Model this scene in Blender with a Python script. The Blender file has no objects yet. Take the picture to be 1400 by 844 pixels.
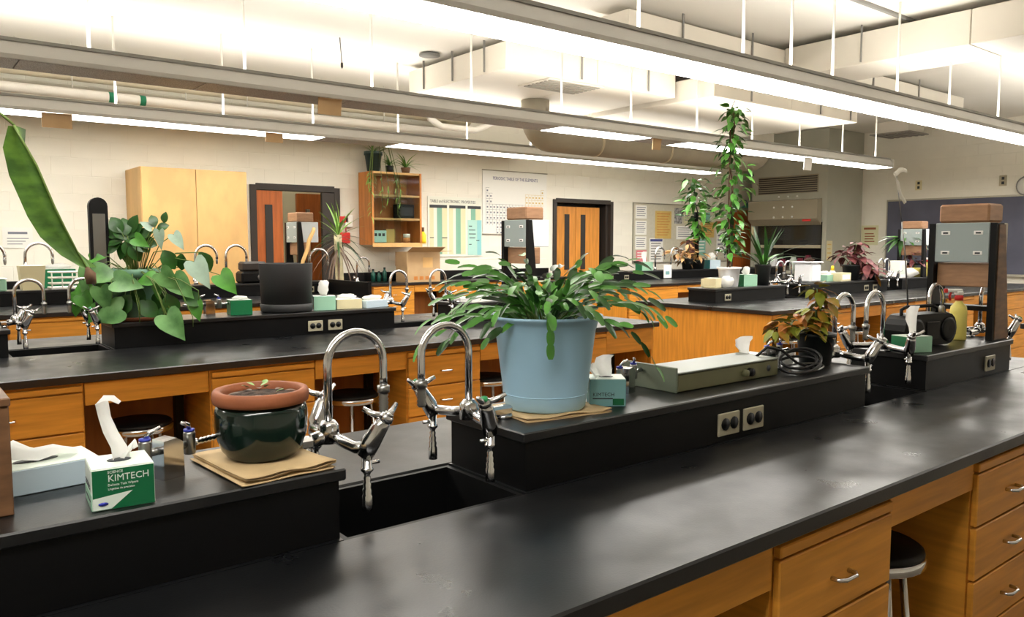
import bpy, math, random
from mathutils import Vector, Matrix
R = random.Random(7)
PI = math.pi
SC = bpy.context.scene
COL = SC.collection
# ------------------------------------------------------------------ camera
cd = bpy.data.cameras.new('camera'); cam = bpy.data.objects.new('camera', cd); COL.objects.link(cam)
cd.sensor_width = 36.0; cd.lens = 1080.0 / 1400.0 * 36.0; cd.clip_start = 0.02; cd.clip_end = 100
cam.location = (0, 0, 1.45)
cam.rotation_euler = (math.radians(90 - 4.711), 0, math.radians(51.452 - 90))
SC.camera = cam
# ------------------------------------------------------------------ world, exposure
w = bpy.data.worlds.new('world'); SC.world = w; w.use_nodes = True
w.node_tree.nodes['Background'].inputs[0].default_value = (1, .95, .85, 1)
w.node_tree.nodes['Background'].inputs[1].default_value = 0.05
SC.view_settings.view_transform = 'Standard'; SC.view_settings.look = 'None'
SC.view_settings.exposure = 1.02; SC.view_settings.gamma = 1.0
LAMP_DOWN = 10.0      # pendant diffusers
LAMP_UP = 8.0       # pendant uplights
# ------------------------------------------------------------------ materials
def lin(c):
    return tuple(((v/255.0)/12.92 if v/255.0 <= .04045 else ((v/255.0+.055)/1.055)**2.4) for v in c)
def mat(name, rgb, rough=.5, metal=0.0, spec=.5, var=0.0, vscale=8.0, stretch=(1,1,1), bump=0.0, bscale=60.0, rvar=0.0, trans=0.0, ior=1.45, sub=None, contrast=(.35,.65)):
    m = bpy.data.materials.new(name); m.use_nodes = True
    nt = m.node_tree; b = nt.nodes['Principled BSDF']
    c = lin(rgb)
    b.inputs['Base Color'].default_value = (*c, 1)
    b.inputs['Roughness'].default_value = rough; b.inputs['Metallic'].default_value = metal
    b.inputs['Specular IOR Level'].default_value = spec; b.inputs['IOR'].default_value = ior
    if trans: b.inputs['Transmission Weight'].default_value = trans
    tc = mp = None
    if var or bump or rvar:
        tc = nt.nodes.new('ShaderNodeTexCoord'); mp = nt.nodes.new('ShaderNodeMapping')
        mp.inputs['Scale'].default_value = stretch
        nt.links.new(tc.outputs['Object'], mp.inputs['Vector'])
    if var or rvar:
        n = nt.nodes.new('ShaderNodeTexNoise'); n.inputs['Scale'].default_value = vscale; n.inputs['Detail'].default_value = 5
        nt.links.new(mp.outputs[0], n.inputs['Vector'])
        if var:
            r = nt.nodes.new('ShaderNodeValToRGB')
            lo = tuple(max(0, v*(1-var)) for v in c); hi = tuple(min(1, v*(1+var)) for v in c)
            if sub: hi = lin(sub)
            r.color_ramp.elements[0].position = contrast[0]; r.color_ramp.elements[1].position = contrast[1]
            r.color_ramp.elements[0].color = (*lo, 1); r.color_ramp.elements[1].color = (*hi, 1)
            nt.links.new(n.outputs[0], r.inputs[0]); nt.links.new(r.outputs[0], b.inputs['Base Color'])
        if rvar:
            k = nt.nodes.new('ShaderNodeMapRange'); k.inputs[1].default_value = .3; k.inputs[2].default_value = .7
            k.inputs[3].default_value = max(0, rough-rvar); k.inputs[4].default_value = min(1, rough+rvar)
            nt.links.new(n.outputs[0], k.inputs[0]); nt.links.new(k.outputs[0], b.inputs['Roughness'])
    if bump:
        n2 = nt.nodes.new('ShaderNodeTexNoise'); n2.inputs['Scale'].default_value = bscale; n2.inputs['Detail'].default_value = 3
        nt.links.new(mp.outputs[0], n2.inputs['Vector'])
        bp = nt.nodes.new('ShaderNodeBump'); bp.inputs['Strength'].default_value = bump; bp.inputs['Distance'].default_value = .01
        nt.links.new(n2.outputs[0], bp.inputs['Height']); nt.links.new(bp.outputs[0], b.inputs['Normal'])
    return m
def emit(name, rgb, s):
    m = bpy.data.materials.new(name); m.use_nodes = True
    b = m.node_tree.nodes['Principled BSDF']
    b.inputs['Base Color'].default_value = (.8, .8, .8, 1)
    b.inputs['Emission Color'].default_value = (*lin(rgb), 1); b.inputs['Emission Strength'].default_value = s
    return m
M = {}
M['counter'] = mat('black epoxy resin', (16, 17, 19), .34, spec=.6, rvar=.08, vscale=5, bump=.03, bscale=220)
M['riser'] = mat('black resin shelf', (9, 9, 10), .42, spec=.25)
M['sink'] = mat('black sink', (10, 10, 11), .5, spec=.3)
M['wood'] = mat('orange birch veneer', (200, 136, 50), .42, var=.16, vscale=3.0, stretch=(1, 1, 14), spec=.35)
M['woodv'] = mat('orange birch end grain up', (202, 136, 48), .42, var=.14, vscale=3.0, stretch=(14, 14, 1), spec=.35)
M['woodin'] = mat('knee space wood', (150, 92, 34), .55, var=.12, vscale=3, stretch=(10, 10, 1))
M['ply'] = mat('pale birch plywood', (206, 166, 108), .5, var=.1, vscale=2.2, stretch=(2, 2, 1))
M['shelfwood'] = mat('honey oak', (190, 122, 58), .45, var=.15, vscale=3, stretch=(8, 8, 1))
M['doorwood'] = mat('reddish oak door', (176, 96, 42), .4, var=.15, vscale=3, stretch=(10, 10, 1))
M['doorwood2'] = mat('amber oak door', (205, 138, 60), .4, var=.13, vscale=3, stretch=(10, 10, 1))
M['frame'] = mat('dark bronze frame', (52, 46, 42), .5)
M['chrome'] = mat('chrome', (206, 206, 208), .14, 1.0, rvar=.05, vscale=30)
M['steel'] = mat('brushed steel', (150, 150, 148), .3, 1.0)
M['green'] = mat('green index', (38, 140, 80), .4)
M['blue'] = mat('blue index', (50, 60, 170), .4)
M['blackpl'] = mat('black plastic', (10, 10, 11), .45, spec=.25)
M['blackrub'] = mat('black vinyl', (14, 13, 13), .5, spec=.3)
M['wall'] = mat('cream painted block', (231, 228, 216), .6, var=.03, vscale=2, bump=.12, bscale=160)
M['hall'] = mat('hall wall paint', (224, 216, 184), .6)
M['ceil'] = mat('ceiling paint', (228, 224, 216), .8, var=.02, vscale=1.2)
M['duct'] = mat('painted duct', (216, 210, 198), .55, var=.03, vscale=1.5)
M['ductgrey'] = mat('galvanized duct', (150, 146, 136), .5, .0, var=.06, vscale=3)
M['insul'] = mat('insulation jacket', (200, 190, 165), .7, var=.06, vscale=3)
M['ductshade'] = mat('shade darkened duct wrap', (160, 154, 138), .7, var=.06, vscale=3)  # insulation colour made darker, weaker light on the round duct put into it
M['pipe'] = mat('white pipe', (238, 234, 226), .5)
M['teal'] = mat('green tape', (30, 128, 92), .5)
M['floor'] = mat('floor tile', (120, 112, 100), .45, var=.1, vscale=3)
M['fix'] = mat('light housing', (176, 174, 168), .45, .0, var=.03, vscale=4)
M['fixrim'] = mat('light housing rim', (140, 139, 134), .45)
M['unlit'] = mat('perforated grey louvre', (164, 164, 168), .5, var=.3, vscale=160, contrast=(.45, .55))
M['lit'] = emit('lit diffuser', (255, 251, 243), LAMP_DOWN)
M['up'] = emit('lit uplight', (255, 250, 240), LAMP_UP)
M['rod'] = mat('white rod', (225, 223, 216), .5)
M['roddark'] = mat('grey rod', (128, 126, 122), .5)
M['card'] = mat('brown cardboard', (186, 156, 116), .7, var=.06, vscale=6)
M['paper'] = mat('white paper', (240, 240, 236), .6)
M['tissue'] = mat('tissue', (242, 242, 240), .7, bump=.3, bscale=40)
nt_ = M['tissue'].node_tree; tb = nt_.nodes.new('ShaderNodeBsdfTranslucent'); tb.inputs[0].default_value = (.9, .9, .88, 1)
mx_ = nt_.nodes.new('ShaderNodeMixShader'); mx_.inputs[0].default_value = .45
nt_.links.new(nt_.nodes['Principled BSDF'].outputs[0], mx_.inputs[1]); nt_.links.new(tb.outputs[0], mx_.inputs[2])
nt_.links.new(mx_.outputs[0], nt_.nodes['Material Output'].inputs[0])
M['kgreen'] = mat('box green', (10, 98, 58), .4)
M['kgreen2'] = mat('box pale green', (150, 196, 170), .4)
M['kwhite'] = mat('box white', (214, 226, 216), .45)
M['kteal'] = mat('box teal', (122, 170, 172), .4)
M['kteald'] = mat('box dark teal', (60, 128, 130), .4)
M['blbox'] = mat('box pale blue', (186, 204, 216), .45)
M['print'] = mat('dark print', (52, 56, 60), .6)
M['printg'] = mat('grey print', (118, 122, 134), .6)
M['printb'] = mat('blue print', (70, 76, 130), .6)
M['bluepot'] = mat('pale blue plastic', (160, 198, 222), .42, var=.03, vscale=6, spec=.4)
M['whitepot'] = mat('white plastic', (236, 238, 242), .45)
M['terra'] = mat('terracotta', (150, 88, 56), .65, var=.1, vscale=18, bump=.1)
M['glaze'] = mat('dark green glaze', (12, 30, 24), .12, var=.3, vscale=14, spec=.7)
M['soil'] = mat('soil', (62, 44, 30), .9, var=.5, vscale=60, bump=.9, bscale=80)
M['blackpot'] = mat('charcoal fibre pot', (42, 42, 43), .6, bump=.1, bscale=200)
M['dkpot'] = mat('dark plastic pot', (24, 28, 28), .45)
M['tealpot'] = mat('dark teal pot', (34, 58, 60), .45)
M['greenpot'] = mat('sage green plastic pot', (84, 122, 98), .5)
M['towel'] = mat('brown paper towel', (190, 164, 122), .8, var=.08, vscale=10)
M['leafd'] = mat('dark glossy leaf', (36, 74, 26), .32, var=.35, vscale=14, spec=.5)
M['leafm'] = mat('mid green leaf', (70, 128, 46), .36, var=.3, vscale=12)
M['leafc'] = mat('fresh cactus green', (84, 146, 56), .34, var=.25, vscale=14)
M['leafl'] = mat('light green leaf', (128, 170, 78), .42, var=.25, vscale=14)
M['leafs'] = mat('silvery leaf', (142, 164, 146), .45, var=.12, vscale=20)
M['leafb'] = mat('heart leaf green', (60, 106, 50), .34, var=.25, vscale=9, sub=(104, 150, 88))
M['bigleaf'] = mat('big leaf', (50, 84, 28), .4, var=.15, vscale=1.3, stretch=(7, 7, 12), sub=(80, 116, 42))
M['coleusy'] = mat('yellow bronze coleus leaf', (158, 150, 34), .5, var=.4, vscale=14, sub=(190, 124, 44))
M['coleusg'] = mat('olive yellow coleus leaf', (132, 138, 36), .5, var=.3, vscale=14)
M['coleusr'] = mat('copper coleus leaf', (176, 108, 44), .5, var=.3, vscale=14)
M['coleusp'] = mat('purple coleus leaf', (92, 38, 50), .5, var=.4, vscale=16, sub=(140, 78, 78))
M['coleuso'] = mat('pinkish yellow leaf', (196, 176, 104), .5, var=.3, vscale=16, sub=(190, 130, 90))
M['dry'] = mat('dry leaf', (122, 102, 88), .7, var=.25, vscale=10)
M['stem'] = mat('green stem', (84, 104, 44), .5)
M['bark'] = mat('brown stem', (84, 62, 42), .8, var=.2, vscale=30)
M['palebark'] = mat('pale trunk', (204, 196, 160), .7, var=.1, vscale=12)
M['stick'] = mat('bare branch', (204, 164, 104), .6, var=.1, vscale=20)
M['hotgrey'] = mat('grey green enamel', (112, 120, 104), .42, var=.05, vscale=10)
M['hotface'] = mat('olive enamel face', (100, 99, 70), .45, var=.05, vscale=10)
M['hottop'] = mat('steel plate top', (120, 126, 120), .33, .6)
M['greypanel'] = mat('grey sheet metal', (152, 164, 164), .4, .1)
M['greywhite'] = mat('pale grey sheet', (214, 222, 226), .45)
M['taupe'] = mat('taupe sheet', (176, 166, 148), .5)
M['brownwood'] = mat('dark stained wood', (108, 76, 50), .5, var=.25, vscale=4, stretch=(3, 3, 12))
M['midwood'] = mat('mid brown wood', (158, 120, 90), .5, var=.12, vscale=5, stretch=(3, 3, 14))
M['board'] = mat('chalkboard slate', (84, 86, 102), .6, var=.12, vscale=2.0)
M['boardframe'] = mat('aluminium trim', (168, 164, 150), .4, .6)
M['hood'] = mat('grey enamel hood', (168, 168, 154), .4, var=.03, vscale=3)
M['hoodvis'] = mat('taupe enamel visor', (150, 142, 122), .35, var=.03, vscale=3)
M['darkin'] = mat('dark interior', (46, 44, 42), .5)
M['glass'] = mat('glass', (225, 232, 230), .06, trans=1.0, ior=1.15)
M['tint'] = mat('smoked sash glass', (110, 110, 104), .05, trans=.9)
M['plate'] = mat('steel outlet plate', (172, 165, 142), .4, .2)
M['redp'] = mat('red plastic', (200, 44, 40), .4)
M['yellow'] = mat('yellow liquid bottle', (228, 214, 116), .35)
M['yellowp'] = mat('yellow plastic', (240, 205, 40), .4)
M['ivory'] = mat('ivory plate', (214, 204, 164), .5)
M['chart1'] = mat('chart cream', (216, 214, 176), .6)
M['chart2'] = mat('chart sea green', (128, 178, 156), .6)
M['chart3'] = mat('chart white', (226, 228, 216), .6)
M['chart4'] = mat('chart pale cyan', (172, 214, 204), .6)
M['chart5'] = mat('chart blue cyan', (140, 200, 204), .6)
M['poster'] = mat('poster white gloss', (228, 228, 222), .3)
M['tan'] = mat('tan paper', (208, 178, 104), .6, var=.06, vscale=9)
M['corkg'] = mat('grey tackboard', (200, 196, 178), .7, var=.04, vscale=20)
M['pink'] = mat('pink paper', (222, 130, 140), .6)
M['navy'] = mat('navy paper', (52, 60, 92), .5, var=.5, vscale=20, sub=(150, 90, 80))
M['greypap'] = mat('grey photo paper', (120, 122, 124), .5, var=.5, vscale=20, sub=(190, 190, 190))
M['seapap'] = mat('sea green paper', (132, 190, 176), .6)
M['mauve'] = mat('maroon jars', (120, 40, 60), .4)
M['lampgreen'] = mat('green enamel', (30, 84, 72), .35)
M['orangep'] = mat('orange pot', (216, 150, 90), .6)
M['cable'] = mat('black cable', (24, 24, 26), .45)
M['foil'] = mat('masking tape', (214, 210, 198), .6)
# ------------------------------------------------------------------ geometry builder
class B:
    def __init__(s): s.v = []; s.f = []; s.sm = []
    def add(s, V, F, smooth=False):
        o = len(s.v); s.v += [tuple(p) for p in V]
        for q in F: s.f.append(tuple(i+o for i in q)); s.sm.append(smooth)
        return s
    def box(s, x0, x1, y0, y1, z0, z1, b=0.0, Mx=None):
        if x0 > x1: x0, x1 = x1, x0
        if y0 > y1: y0, y1 = y1, y0
        if z0 > z1: z0, z1 = z1, z0
        if b <= 0:
            V = [(x, y, z) for z in (z0, z1) for y in (y0, y1) for x in (x0, x1)]
            F = [(0, 2, 3, 1), (4, 5, 7, 6), (0, 1, 5, 4), (2, 6, 7, 3), (0, 4, 6, 2), (1, 3, 7, 5)]
        else:
            b = min(b, (x1-x0)*.45, (y1-y0)*.45, (z1-z0)*.45)
            V = []; idx = {}
            X = (x0, x1); Y = (y0, y1); Z = (z0, z1)
            for i in (0, 1):
                for j in (0, 1):
                    for k in (0, 1):
                        dx = b*(1-2*i); dy = b*(1-2*j); dz = b*(1-2*k)
                        for a, p in enumerate(((X[i], Y[j]+dy, Z[k]+dz), (X[i]+dx, Y[j], Z[k]+dz), (X[i]+dx, Y[j]+dy, Z[k]))):
                            idx[i, j, k, a] = len(V); V.append(p)
            F = []
            def q(l, flip):
                l = [idx[t] for t in l]
                F.append(tuple(reversed(l)) if flip else tuple(l))
            for i in (0, 1): q([(i, 0, 0, 0), (i, 1, 0, 0), (i, 1, 1, 0), (i, 0, 1, 0)], i == 0)
            for j in (0, 1): q([(0, j, 0, 1), (0, j, 1, 1), (1, j, 1, 1), (1, j, 0, 1)], j == 0)
            for k in (0, 1): q([(0, 0, k, 2), (1, 0, k, 2), (1, 1, k, 2), (0, 1, k, 2)], k == 0)
            for i in (0, 1):
                for j in (0, 1): q([(i, j, 0, 0), (i, j, 1, 0), (i, j, 1, 1), (i, j, 0, 1)], (i+j) % 2 == 1)
            for i in (0, 1):
                for k in (0, 1): q([(i, 0, k, 0), (i, 1, k, 0), (i, 1, k, 2), (i, 0, k, 2)], (i+k) % 2 == 0)
            for j in (0, 1):
                for k in (0, 1): q([(0, j, k, 1), (1, j, k, 1), (1, j, k, 2), (0, j, k, 2)], (j+k) % 2 == 1)
            for i in (0, 1):
                for j in (0, 1):
                    for k in (0, 1): q([(i, j, k, 0), (i, j, k, 1), (i, j, k, 2)], (i+j+k) % 2 == 0)
        if Mx is not None: V = [Mx @ Vector(p) for p in V]
        return s.add(V, F)
    def lathe(s, prof, n=24, c=(0, 0, 0), Mx=None, smooth=True):
        V = []; F = []
        for r, z in prof:
            for i in range(n):
                a = 2*PI*i/n; V.append(Vector((c[0]+r*math.cos(a), c[1]+r*math.sin(a), c[2]+z)))
        m = len(prof)
        for j in range(m-1):
            for i in range(n):
                k = (i+1) % n; F.append((j*n+i, j*n+k, (j+1)*n+k, (j+1)*n+i))
        if prof[0][0] > 1e-5: F.append(tuple(reversed(range(n))))
        if prof[-1][0] > 1e-5: F.append(tuple((m-1)*n+i for i in range(n)))
        if Mx is not None: V = [Mx @ p for p in V]
        return s.add(V, F, smooth)
    def tube(s, P, r, n=8, cap=True, flat=1.0):
        P = [Vector(p) for p in P]; m = len(P)
        rr = r if isinstance(r, (list, tuple)) else [r]*m
        V = []; F = []; up = None
        for i, p in enumerate(P):
            t = (P[min(i+1, m-1)]-P[max(i-1, 0)]).normalized()
            if up is None: up = Vector((0, 0, 1)) if abs(t.z) < .9 else Vector((1, 0, 0))
            up = (up - t*up.dot(t)).normalized(); sd = t.cross(up)
            for k in range(n):
                a = 2*PI*k/n; V.append(p+(sd*math.cos(a)+up*math.sin(a)*flat)*rr[i])
        for i in range(m-1):
            for k in range(n):
                l = (k+1) % n; F.append((i*n+k, i*n+l, (i+1)*n+l, (i+1)*n+k))
        if cap: F.append(tuple(reversed(range(n)))); F.append(tuple((m-1)*n+k for k in range(n)))
        return s.add(V, F, True)
    def prism(s, poly, y0, y1, Mx=None):          # polygon in x,z extruded along y
        n = len(poly)
        V = [Vector((x, y0, z)) for x, z in poly]+[Vector((x, y1, z)) for x, z in poly]
        F = [tuple(range(n)), tuple(reversed(range(n, 2*n)))]+[(i, i+n, (i+1) % n+n, (i+1) % n) for i in range(n)]
        if Mx is not None: V = [Mx @ p for p in V]
        return s.add(V, F)
    def disc(s, c, r, nrm, n=14, t=.003):
        Mx = frame(Vector(c), Vector(nrm)); return s.lathe([(r, 0), (r, t)], n, Mx=Mx, smooth=False)
    def data(s, name, m):
        me = bpy.data.meshes.new(name); me.from_pydata(s.v, [], s.f); me.materials.append(m if not isinstance(m, str) else M[m])
        me.polygons.foreach_set('use_smooth', s.sm); me.update(); return me
    def build(s, name, m, parent=None, loc=None):
        return link(name, s.data(name, m), parent, loc)
def frame(p, z):
    z = z.normalized(); a = Vector((0, 0, 1)) if abs(z.z) < .9 else Vector((1, 0, 0))
    x = a.cross(z).normalized(); y = z.cross(x)
    return Matrix(((x.x, y.x, z.x, p.x), (x.y, y.y, z.y, p.y), (x.z, y.z, z.z, p.z), (0, 0, 0, 1)))
def orient(p, d, up=Vector((0, 0, 1)), s=1.0):
    x = Vector(d).normalized(); up = Vector(up)
    if abs(x.dot(up.normalized())) > .98: up = Vector((1, 0, .2))
    y = up.cross(x).normalized(); z = x.cross(y)
    return Matrix(((x.x*s, y.x*s, z.x*s, p[0]), (x.y*s, y.y*s, z.y*s, p[1]), (x.z*s, y.z*s, z.z*s, p[2]), (0, 0, 0, 1)))
def link(name, data, parent=None, loc=None, Mx=None):
    o = bpy.data.objects.new(name, data); COL.objects.link(o)
    if parent is not None: o.parent = parent
    if loc is not None: o.location = loc
    if Mx is not None: o.matrix_basis = Mx
    return o
def tag(o, label, cat, group=None):
    o['label'] = label; o['category'] = cat
    if group: o['group'] = group
    return o
def thing(name, label, cat, loc=(0, 0, 0), rz=0.0, group=None):
    o = bpy.data.objects.new(name, None); COL.objects.link(o); o.empty_display_size = .05
    o.location = loc; o.rotation_euler = (0, 0, rz); return tag(o, label, cat, group)
def struct(o): o['kind'] = 'structure'; return o
KIDS = {}
def dup(root, loc=None, rz=None, label=None, group=None, scale=None):
    r = root.copy(); COL.objects.link(r)
    if loc is not None: r.location = loc
    if rz is not None: r.rotation_euler = (0, 0, rz)
    if scale: r.scale = (scale,)*3
    if label: r['label'] = label
    if group: r['group'] = group
    for ch in root.children:
        c = ch.copy(); COL.objects.link(c); c.parent = r
        for g in ch.children:
            d = g.copy(); COL.objects.link(d); d.parent = c
    return r
def text(s, size, m, parent, Mx, name='lettering', align='LEFT', sx=1.0):
    cu = bpy.data.curves.new('t', 'FONT'); cu.body = s; cu.size = size; cu.align_x = align; cu.resolution_u = 2
    cu.space_character = 1.0; cu.extrude = .0004
    t = bpy.data.objects.new('t', cu); COL.objects.link(t)
    bpy.context.view_layer.update()
    me = bpy.data.meshes.new_from_object(t.evaluated_get(bpy.context.evaluated_depsgraph_get()))
    bpy.data.objects.remove(t); bpy.data.curves.remove(cu)
    me.materials.clear(); me.materials.append(M[m])
    if sx != 1.0: Mx = Mx @ Matrix.Diagonal((sx, 1, 1, 1))
    return link(name, me, parent, Mx=Mx)
def face_y(x, y, z):      # text plane facing -Y
    return Matrix(((1, 0, 0, x), (0, 0, -1, y), (0, 1, 0, z), (0, 0, 0, 1)))
def face_x(x, y, z):      # text plane facing -X
    return Matrix(((0, 0, -1, x), (-1, 0, 0, y), (0, 1, 0, z), (0, 0, 0, 1)))

# ================================================================== STRUCTURE
X0, X1, Y0, Y1, ZC = -3.2, 15.2, -3.2, 10.0, 3.6
struct(B().box(X0, X1, Y0, Y1, -.12, 0).build('floor', 'floor'))
struct(B().box(X0, X1, Y0, Y1+2.4, ZC, ZC+.12).build('ceiling', 'ceil'))
D1 = (3.72, 4.92, 2.2); D2 = (8.86, 10.24, 2.19)
wb = B()
for a, b, c, d in ((X0, D1[0], 0, ZC), (D1[0], D1[1], D1[2], ZC), (D1[1], D2[0], 0, ZC), (D2[0], D2[1], D2[2], ZC), (D2[1], X1+.15, 0, ZC)):
    wb.box(a, b, Y1, Y1+.15, c, d)
wall_back = struct(wb.build('wall_back', 'wall'))
wall_right = struct(B().box(X1, X1+.15, Y0, Y1, 0, ZC).build('wall_right', 'wall'))
struct(B().box(X0-.15, X0, Y0, Y1, 0, ZC).build('wall_left', 'wall'))
struct(B().box(X0, X1, Y0-.15, Y0, 0, ZC).build('wall_front', 'wall'))
hl = B().box(D1[0]-1.2, D1[1]+1.2, 12.2, 12.3, 0, ZC).box(D1[0]-1.3, D1[0]-1.2, Y1+.15, 12.3, 0, ZC).box(D1[1]+1.2, D1[1]+1.3, Y1+.15, 12.3, 0, ZC)
struct(hl.build('wall_hall', 'hall'))
struct(B().box(D1[0]-1.2, D1[1]+1.2, Y1, 12.3, -.12, 0).build('floor_hall', 'floor'))
# painted concrete blocks (0.4 x 0.2 courses), joints recessed
def block_data(ax):
    b = B(); l, h, d, e = .1992, .0992, .0022, .003
    P = [(-l, -h, 0), (l, -h, 0), (l, h, 0), (-l, h, 0), (-l+e, -h+e, d), (l-e, -h+e, d), (l-e, h-e, d), (-l+e, h-e, d)]
    F = [(4, 5, 6, 7), (0, 1, 5, 4), (1, 2, 6, 5), (2, 3, 7, 6), (3, 0, 4, 7)]
    V = [(u, -v2, v) if ax == 'y' else (-v2, -u, v) for u, v, v2 in P]
    b.add(V, F); return b
bd = block_data('y').data('block', 'wall')
def blocked(x, z):
    for a, b, h in (D1, D2):
        if a-.2 < x < b+.2 and z < h+.1: return True
    return False
nblk = 0; rest = B()
proto = block_data('y')
for r in range(1, 19):
    z = r*.2+.1
    for k in range(47):
        x = X0+.3+k*.4+(.2 if r % 2 else 0)
        if x > X1-.2 or blocked(x, z): continue
        if nblk < 296 and 1.0 < z < 3.1 and -.3 < x < 13.6 and not (2.3 < x < 3.7 and z < 2.3):
            link('block', bd, wall_back, (x, Y1, z)); nblk += 1
        else:
            rest.add([(p[0]+x, p[1]+Y1, p[2]+z) for p in proto.v], proto.f)
o = rest.build('block_rest', 'wall', wall_back); o['kind'] = 'stuff'
px = block_data('x'); rest = B()
for r in range(1, 19):
    for k in range(32):
        y = Y0+.3+k*.4+(.2 if r % 2 else 0); z = r*.2+.1
        if y < Y1-.2: rest.add([(p[0]+X1, p[1]+y, p[2]+z) for p in px.v], px.f)
o = rest.build('block_rest', 'wall', wall_right); o['kind'] = 'stuff'

hfill = thing('hall_fill_light', 'unseen ceiling light added to brighten the hall behind the open reddish door', 'light', (4.4, 11.2, ZC-.05))  # unseen lamp, added so the hall is not dark
B().box(-.5, .5, -.15, .15, 0, .049, .004).build('housing', 'fix', hfill); B().box(-.48, .48, -.13, .13, -.006, -.001).build('diffuser', 'lit', hfill)
# ---- doors
def door_frame(n, x0, x1, h, y, t=.06, dep=.15):
    b = B().box(x0-.02, x0+t, y-.03, y+dep, 0, h).box(x1-t, x1+.02, y-.03, y+dep, 0, h).box(x0+t, x1-t, y-.03, y+dep, h-t, h+.02)
    return struct(b.build(n, 'frame'))
d1 = door_frame('door_1', D1[0], D1[1], D1[2], Y1)
lf = B().box(3.78, 4.13, 9.985, 10.03, .02, 2.13, .003).build('door_leaf', 'doorwood', d1)
B().box(3.89, 3.99, 9.977, 9.986, 1.15, 1.95, .002).build('narrow_window', 'darkin', lf)
B().box(4.08, 4.11, 9.95, 9.985, .95, 1.1, .003).build('door_handle', 'chrome', lf)
B().box(4.68, 4.9, 9.975, 10.03, .02, 2.13, .003).build('side_jamb', 'frame', d1)
hd = struct(B().box(5.26, 6.1, 12.14, 12.2, 0, 2.25, .003).build('door_2', 'doorwood'))
B().box(5.4, 5.46, 12.09, 12.15, .9, 2.0, .004).build('pull_bar', 'steel', hd)
d2 = door_frame('door_3', D2[0], D2[1], D2[2], Y1, .05, .3)
B().box(D2[1]-.1, D2[1], Y1+.04, Y1+.34, 0, D2[2]).box(D2[0], D2[1], Y1+.3, Y1+.36, 0, D2[2]).build('jamb', 'frame', d2)
for a, b, wx in ((8.93, 9.44, 9.18), (9.45, 10.02, 9.56)):
    lf = B().box(a, b, 10.08, 10.13, .02, 2.08, .003).build('door_leaf', 'doorwood2', d2)
    B().box(wx, wx+.11, 10.07, 10.081, 1.0, 1.95, .002).build('narrow_window', 'darkin', lf)
d3 = struct(B().box(13.75, 14.65, 9.94, 9.995, 0, 2.14, .004).build('door_4', 'doorwood'))
struct(B().box(13.68, 13.75, 9.94, 9.995, 0, 2.2).box(14.65, 14.72, 9.94, 9.995, 0, 2.2).build('trim_1', 'frame'))
struct(B().box(X0, 2.2, Y1-.012, Y1, 0, .1).build('baseboard_back', 'frame'))
struct(B().box(X1-.012, X1, Y0, 7.9, 0, .1).build('baseboard_right', 'frame'))
# ================================================================== CEILING SERVICES
def light_row(name, label, y0, xa, xb, rods, cuts, tops):
    zb, zt, wd = 2.62, 2.74, .36
    t = thing(name, label, 'light', ((xa+xb)/2, y0+wd/2, zb), 0, 'rows of pendant strip lights')
    hx = (xb-xa)/2; hy = wd/2; h = zt-zb
    pr = [(-hy, .0), (-hy, .03), (-hy+.05, h), (hy-.05, h), (hy, .03), (hy, .0), (hy-.012, .0), (hy-.012, .014), (-hy+.012, .014), (-hy+.012, .0)]
    V = [(-hx, a, b) for a, b in pr]+[(hx, a, b) for a, b in pr]; n = len(pr)
    F = [(i, (i+1) % n, (i+1) % n+n, i+n) for i in range(n)]
    B().add(V, F).build('housing', 'fix', t)
    for sx in (-1, 1):
        B().box(sx*hx-.006, sx*hx+.006, -hy-.003, hy+.003, -.004, h+.004, .002).build('end_cap', 'fix', t)
    B().box(-hx, hx, -hy+.042, -hy+.056, h, h+.022).box(-hx, hx, hy-.056, hy-.042, h, h+.022).build('top_rim', 'fixrim', t)
    B().box(-hx+.02, hx-.02, -hy+.07, hy-.07, h+.001, h+.012).build('uplight_lens', 'up', t)
    for i in range(len(cuts)-1):
        a, b, on = cuts[i][0], cuts[i+1][0], cuts[i][1]
        k = max(1, round((b-a)/1.22)); s = (b-a)/k
        for j in range(k):
            p = a+j*s-(xa+xb)/2
            d = B().box(p+.004, p+s-.004, -hy+.013, hy-.013, -.002, .012).build('diffuser' if on else 'louvre', 'lit' if on else 'unlit', t)
    for x, zt2 in rods:
        rb = B().tube([(x-(xa+xb)/2, 0, h), (x-(xa+xb)/2, 0, zt2-zb)], .011, 8).lathe([(.03, h), (.03, h+.012), (.012, h+.02)], 10, (x-(xa+xb)/2, 0, 0))
        rb.build('hanging_rod', 'rod', t)
    return t
ZQ = ZC-.001
light_row('pendant_light', 'nearest and longest pendant strip light, all lit, crossing the top right corner', 3.33, -1.6, 14.6,
          [(-.4, ZQ), (.7, ZQ), (1.8, ZQ), (2.75, ZQ), (3.82, ZQ), (4.92, ZQ), (5.53, ZQ), (6.13, ZQ), (7.23, ZQ), (8.3, 3.22), (9.5, ZQ), (10.6, ZQ), (11.7, ZQ), (12.8, ZQ), (13.9, ZQ)], [(-1.58, 1), (14.58, 0)], 1)
light_row('pendant_light', 'middle pendant strip light, dark grey underside on its left half, lit on its right half', 5.98, -1.6, 12.3,
          [(-.9, ZQ), (.1, ZQ), (1.19, ZQ), (2.27, ZQ), (3.37, ZQ), (4.42, ZQ), (5.56, ZQ), (6.6, ZQ), (7.75, ZQ), (8.87, 3.2), (9.97, 3.2), (11.1, 3.2), (12.08, ZQ)],
          [(-1.58, 0), (5.42, 1), (6.75, 0), (7.4, 1), (12.28, 0)], 1)
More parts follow.
